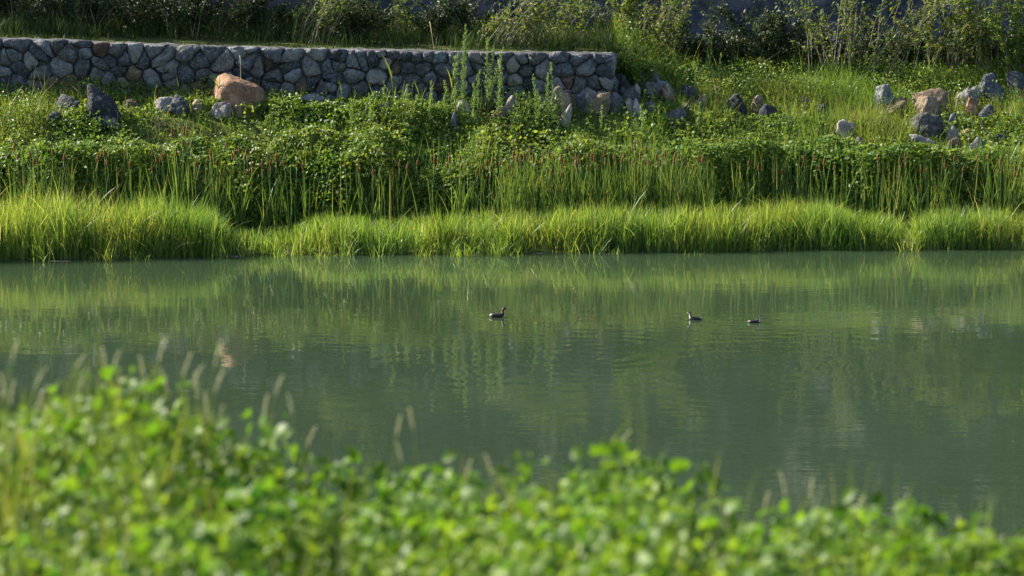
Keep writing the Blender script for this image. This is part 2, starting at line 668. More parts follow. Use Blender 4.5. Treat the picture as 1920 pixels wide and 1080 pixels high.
def hill_pt(x, t):
    """t = distance climbed along the profile"""
    rise1, a1, a2 = 6.0 + 8.5 * (1 - sstep(-20, -15, x)), math.radians(64), math.radians(40)  # unseen left end made taller to throw shade behind the wall
    t1 = np.minimum(t, rise1)
    t2 = np.clip(t - rise1, 0, 22)
    t3 = np.maximum(t - rise1 - 22, 0)
    y = hill_foot(x) + t1 * math.cos(a1) + t2 * math.cos(a2) + t3
    z = 1.6 + t1 * math.sin(a1) + t2 * math.sin(a2) + t3 * 0.05
    return y, z


GX, GT = np.meshgrid(HX, HT)
HY, HZ = hill_pt(GX, GT)
cell = fbm(GX * 1.3, GT * 1.1, seed=31, octv=5)
rid = 1 - np.abs(2 * fbm(GX * 0.55, GT * 0.5, seed=41, octv=4) - 1)
stepn = np.floor(fbm(GX * 0.9 + GT * 0.35, GT * 0.7, seed=51, octv=3) * 9) / 9
disp = 1.1 * (cell - .5) + 1.0 * (rid - .75) + 1.5 * (stepn - .5)
disp *= np.clip(GT / 1.5, 0.15, 1)
HY = HY - disp * 0.85
HZ = HZ + disp * 0.35
V = np.stack([GX, HY, HZ], -1).reshape(-1, 3)
nx, ny = len(HX), len(HT)
i = np.arange(nx - 1)[None, :] + nx * np.arange(ny - 1)[:, None]
Q = np.stack([i, i + 1, i + 1 + nx, i + nx], -1).reshape(-1, 4)
tag(link('hillside', mesh_from('hillside', V, None, Q, M_hill, False)), kind='structure')

# near bank below the camera
def near_terrain(x, y):
    x = np.asarray(x, float)
    y = np.asarray(y, float)
    edge = 9.0 - 0.35 * sstep(-1.5, 1.5, x)
    z = np.where(y < edge, 4.85 - 0.02 * (y - 6) + 0.10 * sstep(0.3, -1.2, x) * sstep(7, 9, y), 4.79 - (y - edge) * 0.46)
    return z + 0.10 * (fbm(x * 0.8, y * 0.8, seed=61) - 0.5)


xs = np.concatenate([np.linspace(-120, -8, 25)[:-1], np.arange(-8, 8.01, 0.25), np.linspace(8, 120, 25)[1:]])
ys = np.concatenate([np.linspace(-60, 3, 12)[:-1], np.arange(3, 13, 0.25), np.arange(13, 26, 1.0)])
tag(link('near_bank', grid_mesh('near_bank', xs, ys, near_terrain, M_soil)), kind='structure')

# water sheet
wv = [(-160, 12, 0), (160, 12, 0), (160, 62, 0), (-160, 62, 0)]
tag(link('water', mesh_from('water', wv, None, [(0, 1, 2, 3)], M_water)), kind='structure')

# ------------------------------------------------------------------ stone wall
wall = empty('stone_wall', (0, 0, 0))
tag(wall, 'long low retaining wall of rough grey stones below the hillside', 'stone wall')


def clip_poly(poly, p, q):
    """keep the side of the bisector of p, q that holds p"""
    mx, my = (p[0] + q[0]) / 2, (p[1] + q[1]) / 2
    dx, dy = q[0] - p[0], q[1] - p[1]
    out = []
    n = len(poly)
    for k in range(n):
        a, b = poly[k], poly[(k + 1) % n]
        da = (a[0] - mx) * dx + (a[1] - my) * dy
        db = (b[0] - mx) * dx + (b[1] - my) * dy
        if da <= 0:
            out.append(a)
        if (da < 0 < db) or (db < 0 < da):
            t = da / (da - db)
            out.append((a[0] + (b[0] - a[0]) * t, a[1] + (b[1] - a[1]) * t))
    return out


def stone_from_poly(poly, origin, ax, az, nrm, depth):
    """a rounded, uneven stone filling a polygon of the wall face"""
    c = np.mean(np.array(poly), 0)
    pts = []
    n = len(poly)
    for k in range(n):
        a, b = np.array(poly[k]), np.array(poly[(k + 1) % n])
        m = max(1, int(np.linalg.norm(b - a) / 0.13))
        for j in range(m):
            pts.append(a + (b - a) * j / m)
    pts = np.array(pts)
    # round corners a little
    pts = 0.76 * pts + 0.12 * np.roll(pts, 1, 0) + 0.12 * np.roll(pts, -1, 0)
    pts = pts + rng.normal(0, .012, pts.shape)
    size = np.sqrt(np.mean(np.sum((pts - c) ** 2, 1)))
    tilt = rng.normal(0, 0.16, 2)
    rings = [(0.985, -0.16), (0.98, 0.03), (0.915, 0.075), (0.55, 0.088)]
    V, Qd, Tr = [], [], []
    k = len(pts)
    for sh, dp in rings:
        jit = rng.normal(0, 0.014, (k, 2)) if dp > -0.1 else 0
        p2 = c + (pts - c) * sh + jit
        dd = dp * (depth / 0.12) + rng.normal(0, 0.012, k) * (dp > 0)
        dd = dd + ((p2 - c) @ tilt) * (1 if dp > 0 else 0)
        V.append(origin + p2[:, :1] * ax + p2[:, 1:] * az + dd[:, None] * nrm)
    V = np.concatenate(V)
    cpt = origin + c[0] * ax + c[1] * az + nrm * (0.125 * depth / 0.12 + rng.normal(0, .015))
    V = np.vstack([V, cpt])
    for r in range(len(rings) - 1):
        for j in range(k):
            j2 = (j + 1) % k
            Qd.append((r * k + j, r * k + j2, (r + 1) * k + j2, (r + 1) * k + j))
    r = len(rings) - 1
    for j in range(k):
        Tr.append((r * k + j, r * k + (j + 1) % k, len(V) - 1))
    return V, np.array(Tr), np.array(Qd)


stone_mats = [M_blue] * 11 + [M_grey] * 10 + [M_brown] * 2 + [M_tan] * 1 + [M_dark] * 2


def seeds_for(u0, u1, vfun_top, vfun_bot, step=0.40):
    S = []
    u = u0
    rows_max = 7
    for r in range(rows_max):
        u = u0 + rng.uniform(0, step)
        while u < u1:
            top, bot = vfun_top(u), vfun_bot(u)
            v = top - 0.125 - r * 0.25 + rng.normal(0, 0.075)
            if v > bot - 0.25:
                S.append((u + rng.normal(0, 0.07), v))
            u += step * rng.choice([0.5, 0.7, 0.9, 1.15, 1.5])
    return S


def face_stones(u0, u1, vt, vb, origin, ax, az, nrm, depth=0.12, visible=lambda u: True):
    S = seeds_for(u0, u1, vt, vb)
    for p in S:
        if not visible(p[0]):
            continue
        bx = [(max(u0, p[0] - 1), p[1] - 1), (min(u1, p[0] + 1), p[1] - 1), (min(u1, p[0] + 1), vt(p[0])), (max(u0, p[0] - 1), vt(p[0]))]
        poly = bx
        for q in S:
            if q is not p and abs(q[0] - p[0]) < 1.6:
                poly = clip_poly(poly, p, q)
                if len(poly) < 3:
                    break
        if len(poly) < 3:
            continue
        V, T, Q = stone_from_poly(poly, origin, ax, az, nrm, depth * rng.uniform(0.75, 1.3))
        me = mesh_from('stone', V, T, Q, random.choice(stone_mats), False)
        link('stone', me, wall)


X, Y, Z = np.array([1., 0, 0]), np.array([0, 1., 0]), np.array([0, 0, 1.])
gb = lambda u: float(terrain(u, WALL_Y - 0.25)) - 0.15
vt = lambda u: float(wall_top(u)) - 0.02
face_stones(-12.3, WALL_X1 - 0.01, vt, gb, np.array([0, WALL_Y, 0.]), X, Z, -Y)
vte = lambda u: float(wall_top(WALL_X1)) - 0.02
vbe = lambda u: 2.4
face_stones(WALL_Y - 0.02, WALL_Y + WALL_T, vte, vbe, np.array([WALL_X1 - 0.02, 0, 0.]), Y, Z, X)
# core
xs = np.arange(WALL_X0, WALL_X1 - 0.03, 0.12)
acc = Acc()
tp = wall_top(xs) - 0.035
tp = tp + 0.05 * (fbm(xs * 3, xs * 0, seed=77) - .5)
front = WALL_Y + 0.015
rowsv = [np.stack([xs, xs * 0 + front, xs * 0 + 1.5], 1), np.stack([xs, xs * 0 + front, tp - .03], 1),
         np.stack([xs, xs * 0 + front + .12, tp + rng.normal(0, .012, len(xs))], 1),
         np.stack([xs, xs * 0 + WALL_Y + .4, tp + .015 + rng.normal(0, .015, len(xs))], 1),
         np.stack([xs, xs * 0 + WALL_Y + WALL_T - .06, tp], 1), np.stack([xs, xs * 0 + WALL_Y + WALL_T - .05, xs * 0 + 1.5], 1)]
n = len(xs)
V = np.concatenate(rowsv)
i = np.arange(n - 1)
Q = np.concatenate([np.stack([r * n + i, r * n + i + 1, (r + 1) * n + i + 1, (r + 1) * n + i], 1) for r in range(5)])
link('mortar_core', mesh_from('mortar_core', V, [(k * n + n - 1, (k + 1) * n + n - 1, 5 * n + n - 1) for k in range(0, 4)], Q, M_mortar), wall)


# ------------------------------------------------------------------ rocks
def ico(sub):
    import bmesh
    bm = bmesh.new()
    bmesh.ops.create_icosphere(bm, subdivisions=sub, radius=1)
    v = np.array([x.co[:] for x in bm.verts])
    f = np.array([[a.index for a in t.verts] for t in bm.faces])
    bm.free()
    return v, f


ICO3 = ico(3)
ICO4 = ico(4)


def rock_mesh(name, w, d, h, mat, seed, big=False, cuts=11, peak=0.0, flat=0.0, lean=0.0, planes=None, step=.42, base=.22):
    """an angular block: a sphere cut by planes, then roughened"""
    r = np.random.default_rng(seed)
    v, f = ICO4 if big else ICO3
    dirs = unit(v)
    nn = unit(r.normal(size=(cuts, 3)) * np.array([1, 1, 0.8]))
    dist = r.uniform(0.34, 0.80, cuts)
    if planes:
        nn = np.vstack([nn[:4], unit(np.array([p[:3] for p in planes], float))])
        dist = np.concatenate([np.full(4, .95), [p[3] for p in planes]])
    dots = dirs @ nn.T
    rad = np.where(dots > 0.05, dist[None] / np.maximum(dots, 0.05), 9).min(1)
    rad = np.minimum(rad, 1.12)
    P = dirs * rad[:, None]
    o = r.uniform(0, 50, 3)
    nz = fbm(P[:, 0] * 2.2 + o[0], P[:, 1] * 2.2 + o[1], P[:, 2] * 2.2 + o[2], seed=seed % 97, octv=4) - .5
    rg = .75 - np.abs(2 * fbm(P[:, 0] * 3.1 + o[2], P[:, 1] * 3.1 + o[0], P[:, 2] * 3.1 + o[1], seed=seed % 71, octv=3) - 1) * 2.2
    st = np.floor(fbm(P[:, 0] * 2.4 + o[1], P[:, 1] * 2.4, P[:, 2] * 3.4 + o[2], seed=seed % 53, octv=2) * 7) / 7 - .5
    fine = fbm(P[:, 0] * 7 + o[1], P[:, 1] * 7 + o[0], P[:, 2] * 7, seed=seed % 89, octv=3) - .5
    P *= (1 + 0.10 * nz + .13 * fine + .09 * rg + step * st)[:, None]
    if peak:
        P[:, :2] *= (1 - peak * np.clip((P[:, 2] + 0.3), 0, 1.2))[:, None]
    P[:, 0] += lean * P[:, 2]
    P = (P - P.min(0)) / (P.max(0) - P.min(0))
    P = (P - np.array([.5, .5, base])) * np.array([w, d, h / (1 - base)])
    return mesh_from(name, P, f, None, mat, False)


ROCKS = []          # (x, y, radius, top) for keeping plants clear of rocks


def rock(px, py_bot, wpx, hpx, mat, label, name='rock', cat='rock', group=None, big=False, depth=0.75, sink=13, **kw):
    g = on_ground(px, py_bot + sink)
    sc = g.y / F_PX
    lim = WALL_Y - 0.16 - wpx * sc * depth * .9
    if g.x < WALL_X1 + .1 and g.y > lim:
        d_ = ray(px, py_bot + sink)
        g = Vector((d_.x / d_.y * lim, lim, float(terrain(d_.x / d_.y * lim, lim))))
    seed = int(px * 7 + py_bot * 13)
    w, h = wpx * sc, (hpx + sink) * sc
    me = rock_mesh(name, w, w * depth, h, mat, seed, big=big or wpx >= 40, **kw)
    o = link(name, me, None, (g.x, g.y + w * depth * 0.4, g.z))
    tag(o, label, cat, group)
    ROCKS.append((g.x, g.y + w * depth * 0.4, w * 0.5, w * depth * .5, h))
    return o


GL, GM, GR = 'boulders strewn along the foot of the stone wall', 'rubble heaped at the end of the stone wall', 'rocks scattered on the grassy slope right of the wall'
rock(445, 206, 112, 66, M_orange, 'big orange sandstone boulder in front of the stone wall', 'boulder', 'boulder', GL, big=True, depth=.8, step=.05, base=.36, planes=[(-1, -.35, .12, .72), (.34, -.1, 1, .60), (.85, -.2, .62, .80), (-.1, -1, .25, .70), (.5, -.8, .35, .74), (-.55, -.35, .8, .74), (0, 1, .3, .7)])
rock(190, 228, 70, 70, M_dark, 'tall dark peaked boulder standing against the stone wall', 'boulder', 'boulder', GL, big=True, peak=.12, cuts=16)
rock(128, 206, 58, 28, M_dark, 'low black rock just left of the tall dark peaked boulder', group=GL)
rock(208, 236, 40, 18, M_blue, 'small grey slab below the tall dark peaked boulder', group=GL)
rock(250, 206, 38, 20, M_brown, 'small brown rock just right of the tall dark peaked boulder', group=GL)
rock(310, 206, 42, 24, M_pale, 'flat pinkish white stone with a dark one behind it', group=GL)
rock(333, 208, 42, 30, M_dark, 'dark rounded rock behind the flat pinkish white stone', group=GL)
rock(367, 207, 36, 20, M_tan, 'small tan rock left of the big orange boulder', group=GL)
rock(413, 214, 44, 22, M_pale, 'pale grey stone at the left foot of the big orange boulder', group=GL)
rock(447, 210, 22, 14, M_tan, 'little pinkish stone touching the front of the big orange boulder', group=GL)
rock(597, 198, 72, 22, M_blue, 'long flat blue grey rock in grass right of the orange boulder', group=GL)
rock(722, 212, 36, 18, M_grey, 'small grey rock among yellow reeds in front of the wall', group=GL)
rock(645, 205, 26, 14, M_grey, 'smallest grey stone between the flat blue rock and the yellow reeds', group=GL)
rock(100, 226, 30, 18, M_dark, 'dark stone in the weeds at the far left below the wall', group=GL)

rock(852, 240, 26, 30, M_blue, 'small upright blue grey stone below the feathery weeds', group=GM)
rock(868, 208, 26, 20, M_pale, 'pale cracked stone left of the feathery weed stems', group=GM)
rock(912, 196, 56, 26, M_brown, 'brown rock at the wall foot behind the feathery weeds', group=GM)
rock(958, 204, 28, 26, M_pale, 'bright pinkish white stone standing alone before the wall', group=GM, peak=.2)
rock(937, 214, 42, 16, M_tan, 'flat tan stone at the foot of the bright pinkish one', group=GM)
rock(1066, 164, 52, 24, M_brown, 'flat dark brown slab leaning on the wall', group=GM, depth=.5)
rock(1046, 206, 50, 44, M_tan, 'ragged tan grey rock at the left end of the rubble heap', group=GM)
rock(1060, 228, 26, 34, M_pale, 'slanting pale slab below the ragged tan rock', group=GM, lean=.4)
rock(1102, 180, 44, 30, M_pale, 'pale grey block in the middle of the rubble heap', group=GM)
rock(1130, 160, 34, 28, M_pale, 'pale stone on top of the rubble heap', group=GM)
rock(1128, 206, 36, 34, M_tan, 'tan upright stone at the front of the rubble heap', group=GM)
rock(1164, 168, 48, 30, M_dark, 'dark grey block on the rubble heap near the wall end', group=GM)
rock(1200, 158, 48, 30, M_brown, 'dark brown rounded rock behind the rubble heap', group=GM)
rock(1184, 194, 34, 28, M_grey, 'light grey stone low on the right of the rubble heap', group=GM)
rock(1150, 184, 30, 20, M_blue, 'blue grey stone wedged in the rubble heap', group=GM)
rock(1222, 180, 40, 26, M_grey, 'grey rock right of the rubble heap', group=GM)
rock(1250, 178, 40, 28, M_blue, 'bluish rock at the right tail of the rubble heap', group=GM)
rock(1290, 180, 34, 22, M_dark, 'last dark stone trailing from the rubble heap', group=GM)
rock(1080, 192, 26, 22, M_dark, 'dark stone under the pale grey block of the heap', group=GM)

rock(1342, 178, 22, 18, M_tan, 'little pinkish stone beside a feathery weed', group=GR)
rock(1380, 202, 46, 26, M_dark, 'dark low rock in grass midway along the slope', group=GR)
rock(1420, 204, 24, 26, M_tan, 'small tan stone beside the dark low rock', group=GR)
rock(1440, 222, 36, 26, M_dark, 'dark grey stone in front of the small tan stone', group=GR)
rock(1268, 232, 40, 28, M_grey, 'half hidden grey rock above the cattails', group=GR)
rock(1512, 196, 20, 14, M_tan, 'tiny pinkish stone in the middle of the grassy slope', group=GR)
rock(1540, 208, 20, 14, M_grey, 'tiny grey stone in the middle of the grassy slope', group=GR)
rock(1584, 254, 48, 30, M_pale, 'pale lichen grey rock low on the slope', group=GR)
rock(1616, 276, 24, 18, M_dark, 'dark little stone under the pale lichen grey rock', group=GR)
rock(1661, 202, 48, 44, M_blue, 'jagged blue grey rock with a pointed top', 'boulder', 'boulder', GR, big=True, peak=.35)
rock(1682, 210, 50, 28, M_tan, 'pinkish grey rock in front of the jagged blue one', group=GR)
rock(1748, 204, 84, 38, M_brown, 'wide dark brown rock arching behind a pinkish boulder', 'boulder', 'boulder', GR, depth=.6, big=True)
rock(1740, 218, 52, 38, M_tan, 'pinkish grey boulder sitting in front of the wide brown rock', 'boulder', 'boulder', GR, big=True, step=.15, planes=[(-.85, -.45, .45, .56), (.75, -.5, .4, .62), (.1, .1, 1, .72), (-.2, -1, .2, .7), (.3, -.6, .7, .74)])
rock(1742, 248, 66, 36, M_grey, 'grey mossy rock below the pinkish grey boulder', group=GR)
rock(1785, 232, 26, 20, M_blue, 'small bluish stone right of the pinkish grey boulder', group=GR)
rock(1858, 186, 68, 46, M_blue, 'large cracked blue grey boulder near the slope top', 'boulder', 'boulder', GR, big=True)
rock(1816, 194, 44, 32, M_grey, 'light grey rock left of the cracked blue boulder', group=GR)
rock(1907, 172, 36, 40, M_dark, 'dark upright rock at the right edge near the bushes', group=GR)
rock(1825, 210, 30, 28, M_orange, 'orange tan block below the light grey rock', group=GR)
rock(1914, 182, 22, 14, M_orange, 'small pinkish stone under the dark upright rock', group=GR)
rock(1852, 222, 34, 26, M_blue, 'bluish stone right of the orange tan block', group=GR)
rock(1788, 254, 26, 16, M_pale, 'small whitish stone beside the grey mossy rock', group=GR)
rock(1816, 258, 26, 16, M_orange, 'little orange stone low on the slope', group=GR)
rock(1730, 278, 50, 26, M_grey, 'flat grey rock half buried above the vine leaves', group=GR)
rock(1830, 290, 42, 32, M_blue, 'blue grey pointed stone just above the vine leaves', group=GR, peak=.3)
rock(1790, 276, 30, 18, M_brown, 'brown stone between the flat grey rock and the pointed one', group=GR)
rock(1880, 272, 34, 22, M_dark, 'dark stone low on the slope at the far right', group=GR)
for k in range(34):
    qx = random.gauss(1175, 75)
    qy = random.uniform(150, 205) + .06 * (qx - 1150)
    wq = random.uniform(14, 30)
    qm, qn = random.choice([(M_grey, 'grey'), (M_pale, 'pale'), (M_blue, 'bluish'), (M_tan, 'tan'), (M_dark, 'dark'), (M_grey, 'grey')])
    qw = 'under the end of the wall' if qx < 1120 else 'in the middle of the heap beside the wall end' if qx < 1200 else 'in the tail of the heap beyond the wall end'
    rock(qx, qy, wq, wq * random.uniform(.55, .95), qm, 'small %s rubble stone %s' % (qn, qw), group='small %s stones %s' % (qn, qw), cuts=8)
RK = np.array(ROCKS)


def rock_free(x, y, tall):
    """False for a plant that would stand inside a rock, or tall right in front of it"""
    ok = np.ones(len(x), bool)
    for rx, ry, a, b, h in RK:
        inside = ((x - rx) / (a * .9)) ** 2 + ((y - ry) / (b * .9)) ** 2 < 1
        front = (np.abs(x - rx) < a * 0.95) & (y < ry) & (y > ry - b - 1.0) & (tall > 0.20 + 0.3 * h * rng.random(len(x))) & (rng.random(len(x)) < .72)
        ok &= ~(inside | front)
    return ok


# ------------------------------------------------------------------ waterside sedge (stuff)
def scatter(n, x0, x1, s0, s1):
    x = rng.uniform(x0, x1, n)
    s = rng.uniform(s0, s1, n)
    y = y_shore(x) + s
    return x, y, s


def tops_at(px, tab):
    tab = np.array(tab, float)
    return np.interp(px, tab[:, 0], tab[:, 1])


# wanted pixel row of the sedge tops
SEDGE_TOP = [(-300, 372), (0, 366), (150, 356), (300, 372), (400, 384), (440, 425), (520, 425), (600, 400), (700, 404), (800, 396), (1000, 388),
             (1150, 380), (1300, 382), (1450, 374), (1560, 376), (1660, 392), (1700, 405), (1740, 386), (1850, 384), (1920, 388), (2200, 386)]
acc = Acc()
x, y, s = scatter(84000, -13, 13, -0.12, 1.75)
z = terrain(x, y)
px, _ = px_of(x, y, z)
tuft = .55 * fbm(x * 1.3, y * 1.3, seed=91) + .45 * vnoise(x * 5.5, y * 5.5, seed=92)
dens = np.where((px > 425) & (px < 540), 0.45, 1.0) * np.where((px > 1670) & (px < 1715), 0.5, 1.0)
keep = (rng.random(len(x)) < dens * np.clip((tuft - 0.26) * 3.2, 0.1, 1)) & (rng.random(len(x)) < 0.85 - .25 * (s < 0.1))
x, y, s, z, px, tuft = [a[keep] for a in (x, y, s, z, px, tuft)]
toppx = tops_at(px, SEDGE_TOP) - 2
H = CAM_H - (toppx + 213) / F_PX * y - z
H = np.clip(H, 0.25, 1.6) * (0.62 + 0.52 * rng.random(len(x)) ** 1.4) * (0.80 + 0.75 * (tuft - .35))
H = np.where(rng.random(len(x)) < .035, H * rng.uniform(1.15, 1.4, len(x)), H * 1.06)
H = np.where(s < 0.12, H * rng.uniform(.35, 1, len(x)), H)
V, T, Q = blades(np.stack([x, y, np.maximum(z - .03, -.1)], 1), H, rng.uniform(.008, .016, len(x)), rng.normal(0.06, .15, len(x)), rng.uniform(0, .7, len(x)) ** 1.7, segs=4)
acc.add(V, T, Q)
# loose tufts standing out in the water, and taller arching blades
nt_ = 46
tx = rng.uniform(-12, 12, nt_)
cnt = rng.integers(8, 34, nt_)
bx = np.repeat(tx, cnt) + rng.normal(0, .09, cnt.sum())
by = y_shore(np.repeat(tx, cnt)) - np.repeat(rng.uniform(.12, .5, nt_), cnt) + rng.normal(0, .07, cnt.sum())
V, T, Q = blades(np.stack([bx, by, bx * 0 - .05], 1), np.repeat(rng.uniform(.2, .6, nt_), cnt) * rng.uniform(.5, 1.1, len(bx)), rng.uniform(.008, .015, len(bx)), rng.normal(.1, .3, len(bx)), rng.uniform(0, .8, len(bx)), segs=4)
acc.add(V, T, Q)
k_ = rng.random(len(x)) < .05
V, T, Q = blades(np.stack([x, y, np.maximum(z - .03, -.1)], 1)[k_], H[k_] * rng.uniform(1.0, 1.35, k_.sum()), rng.uniform(.014, .022, k_.sum()), rng.normal(.1, .2, k_.sum()), rng.uniform(.2, .9, k_.sum()), segs=5)
acc.add(V, T, Q)
tag(link('sedge_grass', acc.mesh('sedge_grass', M_sedge)), 'bright yellow green sedge growing out of the water along the bank', 'sedge', kind='stuff')

# reed blades between sedge and vines (stuff)
acc = Acc()
x, y, s = scatter(26000, -13, 13, 1.5, 3.1)
z = terrain(x, y)
px, _ = px_of(x, y, z)
d = tops_at(px, [(0, .28), (400, .18), (500, .12), (620, .10), (800, .16), (930, .35), (980, .75), (1330, .75), (1400, .25), (1600, .12), (1700, .15), (1800, .35), (1920, .5)])
cl = fbm(x * 1.1, y * 1.1, seed=93)
keep = rng.random(len(x)) < d * np.clip((cl - .34) * 5, 0, 1)
x, y, s, z, px = [a[keep] for a in (x, y, s, z, px)]
H = rng.uniform(.7, 1.55, len(x))
V, T, Q = blades(np.stack([x, y, z - .03], 1), H, rng.uniform(.010, .022, len(x)), rng.normal(.03, .09, len(x)), rng.uniform(0, .55, len(x)) ** 2, segs=5)
acc.add(V, T, Q)
tag(link('reed_bed', acc.mesh('reed_bed', M_reed)), 'green reed blades standing between the sedge and the vine thicket', 'reeds', kind='stuff')

# ------------------------------------------------------------------ vine thicket (stuff)
def canopy(x, s):
    ed = 0.9 * (fbm(x * 0.9, x * 0 + 2.2, seed=99, octv=3) - .5)
    base = sstep(1.65 + ed, 2.6 + ed, s) * (1.10 - 0.80 * sstep(2.5 + ed, 4.6 + 2 * ed, s))
    bump = 0.55 + 0.80 * fbm(x * 0.7, s * 0.8, seed=101, octv=5)
    return base * bump


acc = Acc()
n = 260000
x, y, s = scatter(n, -13, 13, 1.7, 5.6)
z = terrain(x, y)
h = canopy(x, s)
px, _ = px_of(x, y, z)
patch = fbm(x * 0.7, s * 0.9, seed=103)
cover = np.where(s > 3.6, np.clip((patch - .44) * 6, 0.02, 1), np.clip((patch - .27) * 5, .15, 1))
cover *= tops_at(px, [(0, .75), (250, .75), (450, 1), (1000, 1), (1150, .8), (1350, .9), (1920, 1)])
depth = rng.random(n) ** 1.7 * np.minimum(h, 0.55) * np.where(s < 2.8, 1.9, 1)
ok = (h > 0.12) & (rng.random(n) < cover) & (depth < h + .05)
x, y, s, z, h, depth = [a[ok] for a in (x, y, s, z, h, depth)]
clump = 0.16 * (fbm(x * 4, y * 4, z + h, seed=107, octv=2) - .5)
P = np.stack([x, y, z + h - depth + clump], 1)
ok = rock_free(x, y, h)
P = P[ok]
nr = rng.normal(0, .6, (len(P), 3)) + np.array([-.25, -.25, .7])
V, T, Q = leaves(P, nr, rng.uniform(.045, .11, len(P)), .8, .2)
acc.add(V, T, Q)
tag(link('vine_thicket', acc.mesh('vine_thicket', M_vine)), 'dense dark green broad leaved vine thicket behind the reeds', 'vine thicket', kind='stuff')

# ------------------------------------------------------------------ bank grass and herbs (stuff)
acc = Acc()
n = 190000
x = rng.uniform(-13, 13, n)
y = y_shore(x) + rng.uniform(3.2, 11.5, n)
wl_ = (x < WALL_X1 + .2)
ok = ~(wl_ & (y > WALL_Y - .14)) & (y < 66.2)
x, y = x[ok], y[ok]
z = terrain(x, y)
s = y - y_shore(x)
pt = fbm(x * .8, y * .8, seed=111)
rt = sstep(0.5, 3, x)
keep = rng.random(len(x)) < np.clip((pt - .25) * 3.5, .12, 1) * (0.45 + .55 * rt)
x, y, z, s, pt, rt = [a[keep] for a in (x, y, z, s, pt, rt)]
H = rng.uniform(.12, .42, len(x)) * (0.5 + 1.2 * pt) * (1 + .25 * rt)
H = np.where(rng.random(len(x)) < .03, H * 2.0, H)
ok = rock_free(x, y, H)
x, y, z, H = x[ok], y[ok], z[ok], H[ok]
V, T, Q = blades(np.stack([x, y, z - .02], 1), H, rng.uniform(.008, .016, len(x)), rng.normal(.12, .2, len(x)), rng.uniform(0, .5, len(x)), segs=2)
acc.add(V, T, Q)
tag(link('bank_grass', acc.mesh('bank_grass', M_grass)), 'sunlit yellow green grass covering the slope below the wall and hill', 'grass', kind='stuff')

acc = Acc()
n = 230000
x = rng.uniform(-13, 13, n)
y = y_shore(x) + rng.uniform(3.2, 11, n)
ok = ~((x < WALL_X1 + .2) & (y > WALL_Y - .10)) & (y < 66.2)
x, y = x[ok], y[ok]
z = terrain(x, y)
pt = fbm(x * 1.1, y * 1.1, seed=121)
lf = 1 - sstep(0, 3, x)
keep = rng.random(len(x)) < np.clip((pt - .33) * 6, .10, 1) * (.7 + .3 * lf)
x, y, z, pt = x[keep], y[keep], z[keep], pt[keep]
H = rng.random(len(x)) * .42 * (0.3 + 1.5 * np.clip(pt - .3, 0, .5) * 2)
ok = rock_free(x, y, H + .05)
x, y, z, H = x[ok], y[ok], z[ok], H[ok]
V, T, Q = leaves(np.stack([x, y, z + H + .02], 1), rng.normal(0, .6, (len(x), 3)) + np.array([-.2, -.15, .75]), rng.uniform(.035, .075, len(x)), .62, .2)
acc.add(V, T, Q)
tag(link('bank_herbs', acc.mesh('bank_herbs', M_herb)), 'low leafy weeds spread over the slope between the rocks', 'weeds', kind='stuff')

# shaded grass behind the wall and along the hill foot (stuff)
acc = Acc()
n = 60000
x = rng.uniform(-13, 13, n)
y = rng.uniform(WALL_Y + .5, 66.6, n)
ok = (x < WALL_X1 + .4) | (y > 64.2)
x, y = x[ok], y[ok]
z = terrain(x, y)
pt = fbm(x * .6, y * .6, seed=131)
keep = rng.random(len(x)) < np.clip((pt - .3) * 4, .1, 1)
x, y, z, pt = x[keep], y[keep], z[keep], pt[keep]
near_edge = (y < WALL_Y + 1.0) & (x < WALL_X1)
H = rng.uniform(.15, .5, len(x)) * (0.6 + pt) * np.where(near_edge, .35, 1)
V, T, Q = blades(np.stack([x, y, z - .02], 1), H, rng.uniform(.008, .016, len(x)), rng.normal(.1, .15, len(x)), rng.uniform(0, .5, len(x)), segs=2)
acc.add(V, T, Q)
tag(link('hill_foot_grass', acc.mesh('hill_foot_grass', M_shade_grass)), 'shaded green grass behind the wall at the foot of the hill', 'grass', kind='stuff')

# scrub on the rock face (stuff)
acc = Acc()
n = 170000
x = rng.uniform(-24, 24, n)
t = rng.uniform(0.2, 20, n) ** 1.0
yy, zz = hill_pt(x, t)
pt = fbm(x * .5, t * .45, seed=141, octv=4)
thr = .47 + .10 * sstep(-5, 3, x) - .05 * sstep(8, 11, x)
thr = thr - .12 * sstep(3, 7, t)
keep = pt > thr
x, yy, zz, pt = x[keep], yy[keep], zz[keep], pt[keep]
out_ = rng.random(len(x)) * np.clip((pt - .42) * 9, .2, 1.3)
P = np.stack([x + rng.normal(0, .05, len(x)), yy - out_ * .9 - .1, zz + out_ * .5], 1)
V, T, Q = leaves(P, rng.normal(0, .7, (len(x), 3)) + np.array([-.2, -.3, .6]), rng.uniform(.06, .14, len(x)), .5, .2)
acc.add(V, T, Q)
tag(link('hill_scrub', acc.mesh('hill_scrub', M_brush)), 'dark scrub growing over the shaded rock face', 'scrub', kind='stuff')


# ------------------------------------------------------------------ shrubs
def bez(p0, p1, p2, n):
    return [p0 * (1 - t) ** 2 + p1 * 2 * t * (1 - t) + p2 * t * t for t in [k / (n - 1) for k in range(n)]]


